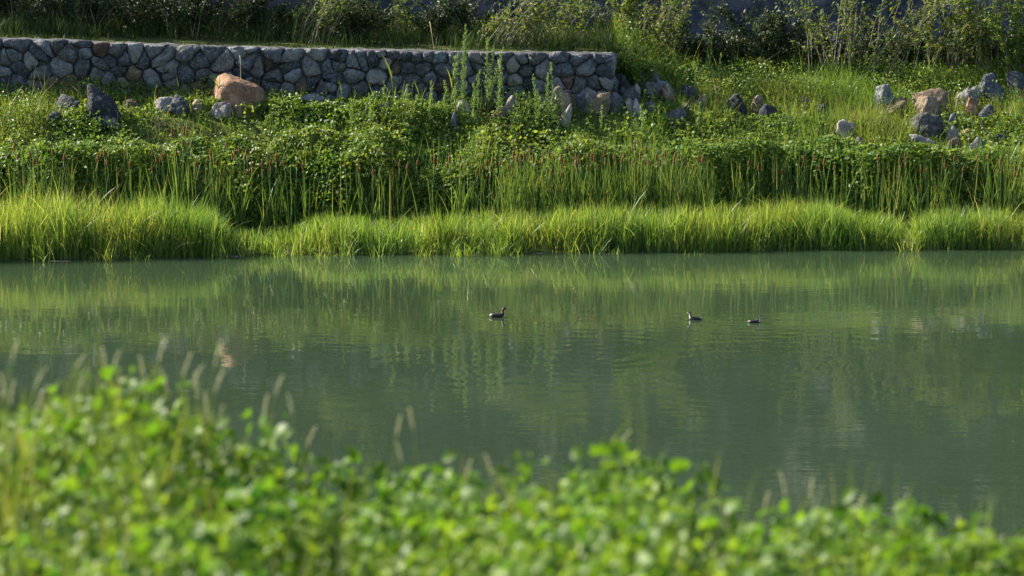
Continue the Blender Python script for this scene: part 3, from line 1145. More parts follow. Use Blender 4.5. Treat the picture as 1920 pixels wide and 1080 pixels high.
def shrub(px, py, y, stems, reach, height, lean, label, mat=M_shrub, nleaf=60, leaf=(.06, .12), arch=.3, group='shrubs along the foot of the hill', name='shrub', cat='shrub', lo=.2, r0=.011, spread=.25, twigs=5, bark=None):
    b = at_y(px, py, y)
    gz = float(terrain(b.x, y))
    b = Vector((b.x, y, gz))
    root = empty(name, b)
    tag(root, label, cat, group)
    LP, LN = [], []
    for k in range(stems):
        p0 = Vector((random.gauss(0, spread), random.gauss(0, spread * .5), -0.05))
        h = height * random.uniform(.45, 1.1)
        dx = lean * h + random.gauss(0, reach * 1.25)
        dy = random.gauss(-.1, reach * .5)
        p2 = p0 + Vector((dx, dy, h))
        p1 = p0 + Vector((dx * (.5 - arch), dy * .4, h * (.5 + arch * .6)))
        cv = bez(p0, p1, p2, 8)
        cv = [c + Vector((random.gauss(0, .012), random.gauss(0, .012), 0)) if j else c for j, c in enumerate(cv)]
        a = Acc()
        a.add(*tube(cv, [r0 * (1 - .75 * j / 7) * random.uniform(.9, 1.1) for j in range(8)], 5))
        for q in range(twigs):
            j = random.randint(2, 6)
            e = cv[j] + Vector((random.gauss(lean * .15, .16), random.gauss(0, .14), random.uniform(.08, .35)))
            tw = bez(cv[j], (cv[j] + e) / 2 + Vector((0, 0, .05)), e, 4)
            a.add(*tube(tw, [.005, .004, .003, .002], 4))
            for u in range(max(2, nleaf // 6)):
                f = random.random()
                LP.append(tw[0].lerp(e, f) + Vector([random.gauss(0, .035) for _ in range(3)]))
        link('stem', a.mesh('stem', bark or M_bark), root)
        for u in range(nleaf):
            f = lo + (1 - lo) * random.random() ** .8
            i0 = min(6, int(f * 7))
            c = cv[i0].lerp(cv[i0 + 1], f * 7 - i0)
            LP.append(c + Vector([random.gauss(0, .05) for _ in range(3)]))
    LP = np.array([tuple(v) for v in LP])
    # leaves gather in small tufts
    LP = LP + 0.05 * (np.stack([vnoise(LP[:, 0] * 9, LP[:, 2] * 9, LP[:, 1] * 9, seed=3 + q) for q in range(3)], 1) - .5)
    LN = rng.normal(0, .6, (len(LP), 3)) + np.array([-.2, -.1, .7])
    V, T, Q = leaves(LP, LN, rng.uniform(leaf[0], leaf[1], len(LP)), .48, .2)
    f = link('foliage', mesh_from('foliage', V, T, Q, mat), root)
    f['kind'] = 'stuff'
    return root


shrub(585, 88, 62.2, 18, .34, 1.55, .75, 'lit shrub behind the wall with arching stems swept to the right', nleaf=26)
shrub(745, 92, 63.0, 9, .35, .9, -.2, 'thin yellow leaved shrub behind the middle of the wall', nleaf=26)
shrub(940, 96, 62.0, 22, .34, 1.5, .9, 'bushy shrub behind the wall leaning far right with bare tips', nleaf=30)
shrub(1070, 94, 62.6, 12, .30, 1.2, .3, 'sparse pale stemmed shrub behind the right end of the wall', nleaf=28)
shrub(1182, 140, 63.4, 10, .18, 2.2, .05, 'narrow upright leafy shrub just past the wall end', nleaf=60)
shrub(1235, 140, 63.8, 22, .40, 2.1, .45, 'arching shrub with many drooping branches past the wall end', nleaf=34, arch=.45)
shrub(1192, 165, 61.6, 14, .22, .75, .1, 'green weedy bush tight against the end of the wall', mat=M_herb, nleaf=90, lo=.05, spread=.3, r0=.006)
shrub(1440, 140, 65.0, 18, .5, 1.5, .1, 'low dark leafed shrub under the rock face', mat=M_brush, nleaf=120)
shrub(1575, 150, 64.0, 18, .46, 2.6, -.05, 'multi stemmed grey shrub with bare lower stems on the slope', nleaf=34, lo=.35, r0=.016)
shrub(1650, 148, 63.8, 18, .42, 2.4, .5, 'shrub with slanting crossed grey stems right of the multi stemmed one', nleaf=34, lo=.25, r0=.014)
shrub(1770, 140, 64.2, 20, .50, 2.5, .1, 'thick leafy shrub above the wide brown rock', nleaf=48, lo=.25)
shrub(1850, 128, 64.0, 18, .45, 2.5, .0, 'tall pale stemmed shrub behind the cracked blue boulder', nleaf=44, lo=.2)
shrub(1915, 118, 63.6, 18, .40, 2.2, .1, 'bright green leafy shrub cut by the right edge of the view', mat=M_vine, nleaf=120, leaf=(.06, .11))
for px, h, lb in [(1205, 1.0, 'dark undergrowth bush just past the wall end'), (1290, 1.1, 'dark bush below the arching shrub past the wall end'), (1365, 1.3, 'dark bush left of the low dark leafed shrub under the rock face'),
                  (1510, 1.3, 'dark bush left of the multi stemmed grey shrub'), (1620, .9, 'dark undergrowth between the two grey stemmed shrubs'), (1710, 1.1, 'dark bush right of the slanting stemmed shrub'),
                  (1810, 1.2, 'dark bush between the thick leafy shrub and the tall pale stemmed one'), (1890, 1.1, 'dark bush in front of the rock face at the far right')]:
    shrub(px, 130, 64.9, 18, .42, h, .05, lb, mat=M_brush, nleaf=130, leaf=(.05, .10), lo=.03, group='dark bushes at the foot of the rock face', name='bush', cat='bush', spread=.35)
for k, (px, h, lb) in enumerate([(-20, 1.7, 'dark brush at the far left behind the wall'), (80, 1.7, 'black green bush over the left part of the wall'),
                                 (170, 1.6, 'shaded bush behind the tall peaked boulder and wall'), (270, 1.5, 'shaded brush behind the small brown rock and wall'),
                                 (370, 1.4, 'dim bush behind the wall above the orange boulder'), (470, 1.3, 'dim bush next to the lit arching shrub'),
                                 (660, 1.0, 'low dim bush between the lit shrubs behind the wall'), (840, 1.1, 'low dim bush behind the feathery weeds and wall')]):
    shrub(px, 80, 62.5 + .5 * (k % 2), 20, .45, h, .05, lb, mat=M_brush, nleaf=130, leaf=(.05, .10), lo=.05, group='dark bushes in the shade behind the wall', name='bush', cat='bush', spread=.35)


# ------------------------------------------------------------------ feathery weeds, reeds and dry stalks on the bank
def feathery(px, py, tip, label, stems=3, spread=.16):
    g = on_ground(px, py)
    root = empty('feathery_weed', g)
    tag(root, label, 'weed', 'tall feathery weeds in front of the wall')
    P, Nn, Dd = [], [], []
    for k in range(stems):
        top = at_y(px + random.gauss(0, 9), tip + (0 if k == 0 else random.uniform(5, 50)), g.y)
        p2 = top - g
        p0 = Vector((random.gauss(0, spread * .5), random.gauss(0, spread * .5), -.03))
        if k:
            p2 = p2 + Vector((random.gauss(0, spread), 0, 0))
        cv = bez(p0, p0.lerp(p2, .5) + Vector((random.gauss(0, .04), 0, 0)), p2, 7)
        link('stem', mesh_from('stem', *[(a) for a in tube(cv, [.008, .007, .006, .005, .004, .003, .0015], 4)][:1], None, tube(cv, [.008, .007, .006, .005, .004, .003, .0015], 4)[2], M_stemg), root)
        L = p2.length
        for u in range(int(40 * L)):
            f = random.uniform(.06, 1)
            i0 = min(5, int(f * 6))
            c = cv[i0].lerp(cv[i0 + 1], f * 6 - i0)
            bl = .14 * (1 - f) ** .7 * min(1.2, L) + .015
            an = random.uniform(0, 6.28)
            dd = Vector((math.cos(an), math.sin(an), random.uniform(1.0, 1.8))).normalized()
            for v in range(9):
                q = c + dd * bl * (v / 8) + Vector([random.gauss(0, .008) for _ in range(3)])
                P.append(q)
                Dd.append(dd + Vector([random.gauss(0, .45) for _ in range(3)]))
    P = np.array([tuple(v) for v in P])
    Dd = np.array([tuple(v) for v in Dd])
    V, T, Q = leaves(P, rng.normal(0, 1, (len(P), 3)), rng.uniform(.022, .045, len(P)), .34, .1, dirs=Dd)
    f = link('foliage', mesh_from('foliage', V, T, Q, M_sage), root)
    f['kind'] = 'stuff'


feathery(872, 222, 44, 'tallest feathery weed rising past the wall top', 3, .1)
feathery(914, 215, 66, 'second tallest feathery weed beside the tallest one', 3, .1)
feathery(838, 235, 150, 'short feathery weed left of the tallest one', 3)
feathery(895, 245, 130, 'feathery weed in front of the two tallest ones', 3)
feathery(1005, 250, 138, 'bushy feathery weed right of the bright pinkish white stone', 5)
feathery(1034, 235, 116, 'feathery weed before the flat brown slab', 4)
feathery(1020, 270, 190, 'low feathery weed below the rubble heap', 5, .22)
feathery(1338, 180, 66, 'lone feathery weed beyond the wall end under the shrubs', 4, .14)
feathery(1310, 260, 190, 'low feathery weed above the dense cattails', 4, .2)
feathery(1300, 190, 118, 'small feathery weed at the tail of the rubble', 3, .1)
feathery(1200, 262, 195, 'soft feathery weed in grass below the rubble', 4, .2)
feathery(690, 260, 175, 'feathery weed below the yellow reeds by the wall', 3, .2)
feathery(1490, 250, 180, 'small feathery weed on the open grassy slope', 3, .2)
feathery(765, 250, 160, 'thin feathery weed just right of the yellow reeds', 2, .08)
feathery(806, 248, 150, 'thin feathery weed under the long straw stalk', 2, .08)
feathery(962, 262, 176, 'thin feathery weed below the bright pinkish white stone', 3, .1)
feathery(1124, 262, 196, 'thin feathery weed before the tan upright rubble stone', 3, .1)
feathery(855, 226, 96, 'slim feathery weed touching the left side of the tallest one', 2, .06)
feathery(935, 226, 110, 'slim feathery weed touching the right side of the second tallest', 2, .06)
feathery(720, 240, 150, 'slim feathery weed among the yellow reeds by the wall', 2, .06)
feathery(1062, 262, 176, 'slim feathery weed in front of the ragged tan rock', 3, .08)
feathery(1380, 258, 205, 'small feathery weed in front of the dark low rock', 3, .1)
feathery(1905, 250, 190, 'dark feathery weed on the slope at the right edge', 4, .25)


def bank_reed(px, py, tip, lean, label, group):
    g = on_ground(px, py)
    root = empty('bank_reed', g)
    tag(root, label, 'reed', group)
    top = at_y(px + lean, tip, g.y) - g
    cv = bez(Vector((0, 0, -.03)), Vector((0, 0, top.z * .5)), top * .85, 5)
    tv, tt, tq = tube(cv, [.007, .006, .005, .004, .003], 4)
    link('stem', mesh_from('stem', tv, tt, tq, M_catstem), root)
    for k in range(6):
        f = random.uniform(.1, .8)
        b = np.array([tuple(cv[min(4, int(f * 4))])])
        hh = np.array([top.z * random.uniform(.28, .5)])
        V, T, Q = blades(b, hh, np.array([.022]), np.array([random.uniform(.08, .35)]), np.array([random.uniform(.05, .3)]), segs=4)
        link('leaf', mesh_from('leaf', V, T, Q, M_grass), root)


RG = 'yellow green reeds standing before the wall'
for a in [(70, 200, 150, -12), (288, 215, 150, 8), (413, 215, 128, -3), (483, 200, 140, 2), (548, 205, 165, 4), (610, 205, 152, 4), (662, 230, 160, 3),
          (738, 245, 112, -4), (752, 245, 135, 8), (772, 240, 140, 2), (790, 235, 150, -8), (805, 235, 140, 5), (846, 215, 104, 8), (722, 245, 150, 6),
          (762, 255, 165, -10), (700, 240, 160, 0), (1090, 200, 122, 10), (1280, 190, 140, 6), (1225, 205, 150, -8), (640, 235, 145, 2)]:
    bank_reed(*a, ('yellow green reed stalk before the wall left of the orange boulder' if a[0] < 380 else 'yellow green reed stalk right beside the orange boulder' if a[0] < 520 else
                   'single yellow green reed stalk between the orange boulder and the reed clump' if a[0] < 690 else 'yellow green reed stalk in the clump before the wall centre' if a[0] < 830 else 'yellow green reed stalk just left of the tallest feathery weed') if a[0] < 1080 else 'yellow green reed stalk rising from the rubble beyond the weeds',
              RG if a[0] < 1080 else 'yellow green reeds in the rubble')


def dry_stalk(px, py, px2, tip, label):
    g = on_ground(px, py)
    top = at_y(px2, tip, g.y) - g
    cv = bez(Vector((0, 0, -.03)), top * .5 + Vector((.04, 0, .05)), top, 6)
    tv, tt, tq = tube(cv, [.007, .006, .0055, .005, .005, .009], 5)
    o = link('dry_stalk', mesh_from('dry_stalk', tv, tt, tq, M_straw), None, g)
    tag(o, label, 'dry stalk', 'bare dry stalks before the wall')


dry_stalk(449, 212, 450, 104, 'straw coloured dry stalk standing before the orange boulder')
dry_stalk(824, 198, 806, 40, 'long thin straw stalk crossing the whole height of the wall')
dry_stalk(946, 205, 934, 112, 'slightly bent dry stalk right of the two tallest feathery weeds')
dry_stalk(960, 196, 966, 152, 'short pale pinkish stalk above the bright pinkish stone')
dry_stalk(218, 236, 220, 210, 'very short dry stalk under the dark peaked boulder')
dry_stalk(1128, 176, 1129, 128, 'reddish dry stalk on top of the rubble heap')
dry_stalk(1193, 180, 1192, 132, 'grey dry stalk in the right of the rubble heap')
dry_stalk(548, 188, 544, 140, 'thin dry stalk between the orange boulder and flat blue rock')

# ------------------------------------------------------------------ cattails
protos, kids = [], {}
for k in range(7):
    root = bpy.data.objects.new('cattail', None)
    root.empty_display_size = .1
    sway = random.gauss(0, .05)
    cv = bez(Vector((0, 0, -.04)), Vector((0, 0, .5)), Vector((sway, random.gauss(0, .03), .93)), 6)
    hd = (cv[-1] - cv[-2]).normalized()
    parts = []
    tv, tt, tq = tube(cv, [.006, .0055, .005, .0045, .004, .0035], 4)
    parts.append(bpy.data.objects.new('stem', mesh_from('stem', tv, tt, tq, M_catstem)))
    L = .10
    rr = random.uniform(.016, .020)
    sp = [cv[-1] + hd * L * f for f in (0, .06, .2, .5, .8, .94, 1.0)]
    tv, tt, tq = tube(sp, [.004, rr * .8, rr, rr, rr * .97, rr * .75, .004], 7)
    parts.append(bpy.data.objects.new('seed_spike', mesh_from('seed_spike', tv, tt, tq, M_cat, True)))
    e = sp[-1] + hd * .05
    tv, tt, tq = tube([sp[-1], e], [.0035, .0015], 4)
    parts.append(bpy.data.objects.new('tip', mesh_from('tip', tv, tt, tq, M_straw)))
    for j in range(5):
        V, T, Q = blades(np.array([[random.gauss(0, .02), random.gauss(0, .02), -.03]]), np.array([random.uniform(.6, 1.08)]), np.array([.020]), np.array([random.uniform(0, .16)]), np.array([random.uniform(0, .45)]), segs=4)
        parts.append(bpy.data.objects.new('leaf', mesh_from('leaf', V, T, Q, M_reed)))
    protos.append((root, parts))

HEADS = [(28, 290), (55, 302), (72, 295), (25, 272), (90, 280), (112, 290), (58, 285), (173, 288), (180, 296), (228, 280), (246, 306), (282, 282), (292, 296), (290, 310), (302, 288),
         (308, 290), (345, 263), (353, 266), (336, 280), (366, 300), (376, 318), (395, 280), (388, 292), (406, 300), (427, 266), (433, 283), (441, 289), (454, 278), (456, 291), (467, 281), (470, 304), (458, 314),
         (493, 306), (506, 300), (507, 316), (515, 290), (540, 302), (553, 303), (572, 308), (200, 284), (205, 300), (338, 240), (330, 244), (350, 245),
         (650, 304), (680, 302), (676, 314), (700, 318), (735, 324), (745, 304), (758, 308), (776, 300), (810, 296), (822, 304), (848, 295), (862, 294), (849, 306), (857, 308), (878, 302), (893, 316), (905, 326), (912, 300), (915, 312), (925, 296), (936, 302), (953, 284), (955, 310), (944, 330), (905, 308),
         (976, 286), (984, 289), (994, 288), (1008, 296), (1015, 300), (1024, 294), (1020, 304), (1030, 316), (1043, 292), (1048, 291), (1057, 322), (1065, 300), (1076, 273), (1078, 296), (1083, 302), (1088, 297), (1100, 310), (1112, 300), (1114, 280), (1118, 292), (1126, 312), (1137, 284), (1158, 296), (1170, 286), (1178, 303), (1193, 268), (1214, 300), (1222, 276), (1246, 290), (1254, 284), (1276, 292),
         (1291, 304), (1308, 296), (1310, 312), (1294, 310), (1321, 292), (1356, 304), (1392, 312), (1398, 302), (1382, 340), (1514, 292), (1532, 294), (1543, 300), (1544, 310), (1564, 310), (1642, 296), (1690, 298), (1696, 286), (1646, 290), (1722, 314), (1732, 314), (1779, 306), (1788, 292), (1796, 312), (1822, 290), (1850, 292), (1862, 304), (1878, 298), (1898, 306), (1905, 322), (1910, 310), (1900, 320), (1426, 310), (1466, 318), (1700, 304), (1770, 310), (1862, 316),
         (1096, 294), (1106, 288), (1132, 300), (1146, 290), (1150, 304), (1164, 294), (1186, 294), (1200, 288), (1206, 298), (1234, 290), (1240, 302), (1262, 296), (1268, 284), (1284, 298), (1000, 280), (1036, 284), (1052, 308), (970, 300), (962, 292), (1070, 288)]
CAT_PLACES = [(130, 'at the left edge of the reed belt'), (265, 'below the tall dark peaked boulder'), (320, 'below the flat pinkish white stone'), (410, 'in front of the left end of the orange boulder'), (485, 'straight below the orange boulder'),
              (620, 'above the gap in the sedge'), (790, 'before the vines below the yellow reeds'), (945, 'before the vines below the tallest feathery weeds'), (1045, 'at the left of the dense rusty stand'), (1145, 'in the middle of the dense rusty stand'),
              (1240, 'below the rubble heap in the dense stand'), (1345, 'at the right of the dense rusty stand'), (1480, 'below the small tan stone on the slope'), (1620, 'below the pale lichen grey rock'), (1760, 'below the jagged blue grey rock'), (9999, 'at the right edge of the reed belt')]
for (hx, hy) in HEADS:
    hx += random.uniform(-2, 2)
    y = float(y_shore(at_y(hx, hy, 56).x)) + random.uniform(1.55, 2.6)
    p = at_y(hx, hy + 5, y)
    gz = float(terrain(p.x, y))
    sc = (p.z - gz) / .98
    if sc < .8:
        y -= .4
        p = at_y(hx, hy + 5, y)
        gz = float(terrain(p.x, y))
        sc = (p.z - gz) / .98
    pr, parts = random.choice(protos)
    c = pr.copy()
    COL.objects.link(c)
    c.location = (p.x, y, gz)
    wsc = 1.15
    c.scale = (wsc, wsc, sc)
    c.rotation_euler = (0, 0, random.uniform(0, 6.28))
    for q in parts:
        d = q.copy()
        COL.objects.link(d)
        d.parent = c
        if d.name.startswith(('seed_spike', 'tip')):
            # keep spikes their true length on tall and short stalks alike
            d.scale = (1, 1, 1)
    for lim, place in CAT_PLACES:
        if hx < lim:
            break
    tag(c, 'cattail with %s %s spike %s' % (('high' if hy < 297 else 'low'), ('brown' if hx < 945 or hx > 1330 else 'rusty'), place), 'cattail', 'cattails along the reed belt, ' + place)

# ------------------------------------------------------------------ grebes
def feather_mat(name, c, rough=.6):
    return plain_mat(name, [tuple(v * .7 for v in c), c], 60, rough, .3)


MB_dark = feather_mat('feather_dark', (.022, .020, .020))
MB_flank = feather_mat('feather_flank', (.040, .033, .029))
MB_rump = feather_mat('feather_pale', (.24, .22, .19))
MB_rufous = feather_mat('feather_rufous', (.13, .035, .018))
MB_black = feather_mat('feather_black', (.012, .012, .013))
MB_white = feather_mat('feather_white', (.70, .66, .58))
MB_bill = feather_mat('bill_dark', (.02, .02, .02), .35)
MB_gape = feather_mat('bill_pale', (.62, .58, .40), .4)
MB_eye = feather_mat('eye_dark', (.02, .01, .005), .15)


def grebe(px, py, length, face, label, chick, yaw):
    p = at_z(px, py)
    root = empty('grebe', p)
    tag(root, label, 'water bird', 'grebes swimming on the pond')
    s = length
    # sections from tail to bill base: x, z, half width, half height
    if chick:
        S = [(-.50, .10, .03, .03), (-.46, .10, .10, .075), (-.36, .085, .155, .105), (-.18, .075, .19, .125), (.02, .075, .195, .13), (.18, .085, .17, .13),
             (.27, .14, .11, .12), (.30, .22, .070, .08), (.305, .31, .058, .066), (.315, .385, .066, .068), (.345, .445, .082, .078), (.40, .46, .080, .074), (.45, .45, .052, .050), (.475, .443, .026, .026)]
    else:
        S = [(-.52, .12, .03, .03), (-.48, .115, .11, .085), (-.38, .105, .17, .125), (-.20, .10, .205, .15), (.0, .095, .21, .15), (.16, .10, .18, .14),
             (.26, .15, .12, .13), (.285, .25, .080, .085), (.285, .34, .068, .072), (.295, .42, .078, .080), (.325, .49, .104, .098), (.385, .508, .100, .092), (.44, .49, .062, .062), (.47, .478, .032, .032)]
    sides = 12
    V, Q, MI = [], [], []
    n = len(S)
    for i, (x, z, hw, hh) in enumerate(S):
        a = S[max(0, i - 1)]
        b = S[min(n - 1, i + 1)]
        t = Vector((b[0] - a[0], 0, b[1] - a[1])).normalized()
        up = Vector((-t.z, 0, t.x))
        for k in range(sides):
            an = 2 * math.pi * k / sides
            V.append(Vector((x, 0, z)) + Vector((0, 1, 0)) * hw * math.cos(an) + up * hh * math.sin(an))
    for i in range(n - 1):
        for k in range(sides):
            k2 = (k + 1) % sides
            Q.append((i * sides + k, i * sides + k2, (i + 1) * sides + k2, (i + 1) * sides + k))
            top = math.sin(2 * math.pi * (k + .5) / sides)
            if i < 2:
                m = 2
            elif i < 6:
                m = 0 if top > .25 else 1
            elif i < 10:
                if chick:
                    m = 5 if (top < -.1 or abs(top) < .25 and i < 9) else 4
                else:
                    m = 3 if i > 6 else 0
            else:
                m = 4 if top > -.1 else (5 if chick else 3)
            MI.append(m)
    V += [Vector((S[0][0], 0, S[0][1])), Vector((S[-1][0] + .01, 0, S[-1][1]))]
    T = []
    for k in range(sides):
        k2 = (k + 1) % sides
        T.append((len(V) - 2, k2, k))
        T.append((len(V) - 1, (n - 1) * sides + k, (n - 1) * sides + k2))
    MI += [2 if q % 2 == 0 else 4 for q in range(len(T))]
    vv = np.array([tuple(v) for v in V]) * s
    body = link('body', mesh_from('body', vv, T, Q, [MB_dark, MB_flank, MB_rump, MB_rufous, MB_black, MB_white], True, MI), root)
    hx, hz = S[-1][0], S[-1][1]
    bl = .11 if not chick else .07
    tv, tt, tq = tube([Vector((hx - .03, 0, hz)) * s, Vector((hx + bl * .5, 0, hz - .012)) * s, Vector((hx + bl, 0, hz - .03)) * s], [.027 * s, .016 * s, .003 * s], 6)
    link('bill', mesh_from('bill', tv, tt, tq, MB_gape if (chick and face < 0) else MB_bill, True), root)
    v, f = ICO3
    for sg in (-1, 1):
        e = v * .011 * s + np.array([hx - .06, sg * .066, hz + .028]) * s
        link('eye', mesh_from('eye', e, f, None, MB_eye, True), root)
    if not chick:
        tv, tt, tq = tube([Vector((hx - .015, -.024, hz - .01)) * s, Vector((hx + .012, -.020, hz - .018)) * s], [.014 * s, .009 * s], 6)
        link('gape_patch', mesh_from('gape_patch', tv, tt, tq, MB_gape, True), root)
    root.rotation_euler = (0, 0, (0 if face > 0 else math.pi) + yaw)
    return root


grebe(934, 594.5, .275, 1, 'dark adult grebe with chestnut neck swimming toward the right', False, .10)
grebe(1303, 599.5, .255, -1, 'young grebe with pale throat and bill swimming toward the left', True, -.12)
grebe(1415, 605, .225, 1, 'young grebe with white hind neck facing right', True, .15)

# floating bits by the sedge
for k, (px, py, w, lb) in enumerate([(112, 490, .34, 'pale flat drifting leaf scrap near the left sedge'), (1232, 470, .42, 'pale drifting scum patch at the edge of the middle sedge'),
                                     (442, 481, .22, 'small drifting scrap by the gap in the sedge'), (1015, 475, .2, 'tiny drifting scrap beside the middle sedge')]):
    p = at_z(px, py)
    an = np.linspace(0, 2 * np.pi, 13)[:-1]
    rr = 1 + .25 * rng.normal(0, 1, 12)
    top = np.stack([np.cos(an) * w * .5 * rr, np.sin(an) * w * .22 * rr, an * 0 + .006], 1)
    bot = top * np.array([1.05, 1.05, 0]) - np.array([0, 0, .01])
    V = np.vstack([top, bot, [[0, 0, .009]]])
    Q = [(j, (j + 1) % 12, 12 + (j + 1) % 12, 12 + j)[::-1] for j in range(12)]
    T = [(j, (j + 1) % 12, 24) for j in range(12)]
    tag(link('floating_scrap', mesh_from('floating_scrap', V, T, Q, M_tan), None, p), lb, 'floating debris', 'drifting scraps by the sedge')

# ------------------------------------------------------------------ foreground: leafy bushes on the near bank
FRONT_TOP = [(-700, 740), (0, 765), (100, 738), (200, 698), (290, 718), (380, 758), (440, 800), (490, 812), (540, 815), (570, 850), (640, 880), (720, 885), (800, 888), (900, 895), (980, 872), (1060, 885),
             (1130, 868), (1180, 878), (1250, 905), (1330, 925), (1400, 945), (1500, 955), (1560, 945), (1650, 965), (1730, 1000), (1800, 1022), (1920, 1020), (2600, 1060)]


def front_top(px):
    return tops_at(px, FRONT_TOP)


def ridge_y(x):
    return 9.0 - 0.35 * sstep(-1.5, 1.5, x)


def front_canopy(x, y):
    """height of the leaf canopy: the skyline at the ridge, level towards the camera"""
    yr = ridge_y(x)
    px_r = 960 + F_PX * x / (yr * cP)
    zr = CAM_H - (front_top(px_r) + 22 + 213) / F_PX * yr
    z0 = 5.46 - 0.05 * np.clip(6.5 - y, 0, 3)
    t = np.clip((yr - y) / 2.6, 0, 1)
    zc = zr * (1 - t) + z0 * t
    zc = np.where(y > yr, zr - (y - yr) * 0.75, zc)
    return zc + 0.30 * (fbm(x * 2.6, y * 2.6, seed=151, octv=3) - .5) * np.where(y > yr - .25, .45, 1)


proto_leaf = []
for k in range(5):
    V, T, Q = leaves(np.zeros((1, 3)), np.array([[0, 0, 1.]]), np.array([.062]), .78, random.uniform(.1, .4), True, dirs=np.array([[1., 0, 0]]))
    proto_leaf.append(mesh_from('leaf', V, T, Q, M_front))

BUSH_X = [-1.75, -1.25, -.8, -.35, .1, .55, 1.0, 1.5]
BUSH_LAB = ['leafy bush at the far left under the drooping grass heads', 'tallest rounded leafy bush with a dark hollow at its crest',
            'leafy bush just right of the tallest rounded one', 'leafy bush under the two lone grass stalks',
            'leafy bush in the middle of the near bank', 'leafy bush below the tall leafy sprig on the crest',
            'low leafy bush on the descending crest of the near bank', 'lowest leafy bush at the far right of the near bank']
def leaf_cloud(n, x0, x1, y0, y1):
    x = rng.uniform(x0, x1, n)
    y = rng.uniform(y0, y1, n)
    z = front_canopy(x, y)
    hole = fbm(x * 3.2, y * 3.2, seed=161, octv=2)
    d = rng.random(n) ** 1.6 * .34
    d = d + np.clip(.48 - hole, 0, 1) * 3.4
    P = np.stack([x, y, z - d], 1)
    ok = P[:, 2] > near_terrain(x, y) + .02
    return P[ok]


for k, bx in enumerate(BUSH_X):
    x0 = bx - .24 if k else -3.2
    x1 = (BUSH_X[k] + BUSH_X[k + 1]) / 2 if k < 7 else 3.2
    x0 = (BUSH_X[k] + BUSH_X[k - 1]) / 2 if k else -3.4
    g = Vector((bx, 8.0, float(near_terrain(bx, 8.0))))
    root = empty('leafy_bush', g)
    tag(root, BUSH_LAB[k], 'bush', 'leafy bushes on the near bank')
    P = leaf_cloud(int(11500 * (x1 - x0)), x0, x1, 4.6, 9.55)
    # leaves set in threes on short stalks
    nrm = rng.normal(0, .5, (len(P), 3)) + np.array([-.25, -.05, .8])
    V, T, Q = leaves(P - np.array(g), nrm, rng.uniform(.026, .058, len(P)), .72, .3, True)
    f = link('foliage', mesh_from('foliage', V, T, Q, M_front), root)
    f['kind'] = 'stuff'
    # stems
    a = Acc()
    for q in range(26):
        sx, sy = random.uniform(x0, x1), random.uniform(5.5, 9.4)
        sx = max(-2.4, min(2.4, sx))
        top = Vector((sx + random.gauss(0, .08), sy + random.gauss(0, .08), float(front_canopy(sx, sy)) - .03))
        b = Vector((sx, sy, float(near_terrain(sx, sy)) - .03))
        a.add(*tube([v - g for v in bez(b, (b + top) / 2 + Vector((random.gauss(0, .06), 0, 0)), top, 5)], [.006, .005, .004, .003, .002], 4))
    st = link('stems', a.mesh('stems', M_stemg), root)
    st['kind'] = 'stuff'
    # leading shoots along the crest: leaves set one by one
    for q in range(36):
        sx = random.uniform(max(x0, -1.9), min(x1, 1.9))
        sy = float(ridge_y(sx)) + random.uniform(-1.7, .15)
        zz = float(front_canopy(sx, sy)) + random.uniform(-.01, .075) * (1 if sy > 8.3 else .5)
        o = link('leaf', random.choice(proto_leaf), root, Vector((sx, sy, zz)) - g)
        o.rotation_euler = (random.gauss(0, .55), random.gauss(0, .55), random.uniform(0, 6.28))
        sc = random.uniform(.75, 1.2)
        o.scale = (sc, sc, sc)


# sprigs poking above the crest
def sprig(px, py, tip, label):
    y = 8.75
    b = at_y(px, py, y)
    root = empty('leafy_sprig', b)
    tag(root, label, 'sprig', 'leafy sprigs on the crest of the near bank')
    top = at_y(px + random.uniform(-6, 14), tip, y) - b
    cv = bez(Vector((0, 0, -.15)), top * .5, top, 6)
    tv, tt, tq = tube(cv, [.004, .0035, .003, .0025, .002, .0015], 4)
    link('stem', mesh_from('stem', tv, tt, tq, M_stemg), root)
    for q in range(9):
        c = cv[min(5, 2 + q // 3)]
        o = link('leaf', random.choice(proto_leaf), root, c + Vector([random.gauss(0, .018) for _ in range(3)]))
        o.rotation_euler = (random.gauss(0, .7), random.gauss(0, .7), random.uniform(0, 6.28))
        sc = random.uniform(.5, .9) * (1 - q * .04)
        o.scale = (sc, sc, sc)


sprig(1142, 880, 818, 'tallest leafy sprig on the crest right of centre')
sprig(985, 885, 846, 'leafy sprig left of the tallest one on the crest')
sprig(1248, 912, 858, 'leafy sprig with a pale tip right of the tallest one')
sprig(1302, 935, 868, 'narrow leafy sprig above the descending crest')
sprig(1720, 1005, 955, 'leafy sprig near the right end of the crest')
sprig(1905, 1030, 1000, 'leafy sprig in the bottom right corner')
sprig(240, 720, 690, 'leafy sprig on top of the tallest rounded bush')
sprig(500, 820, 775, 'leafy sprig at the dip right of the tallest bush')


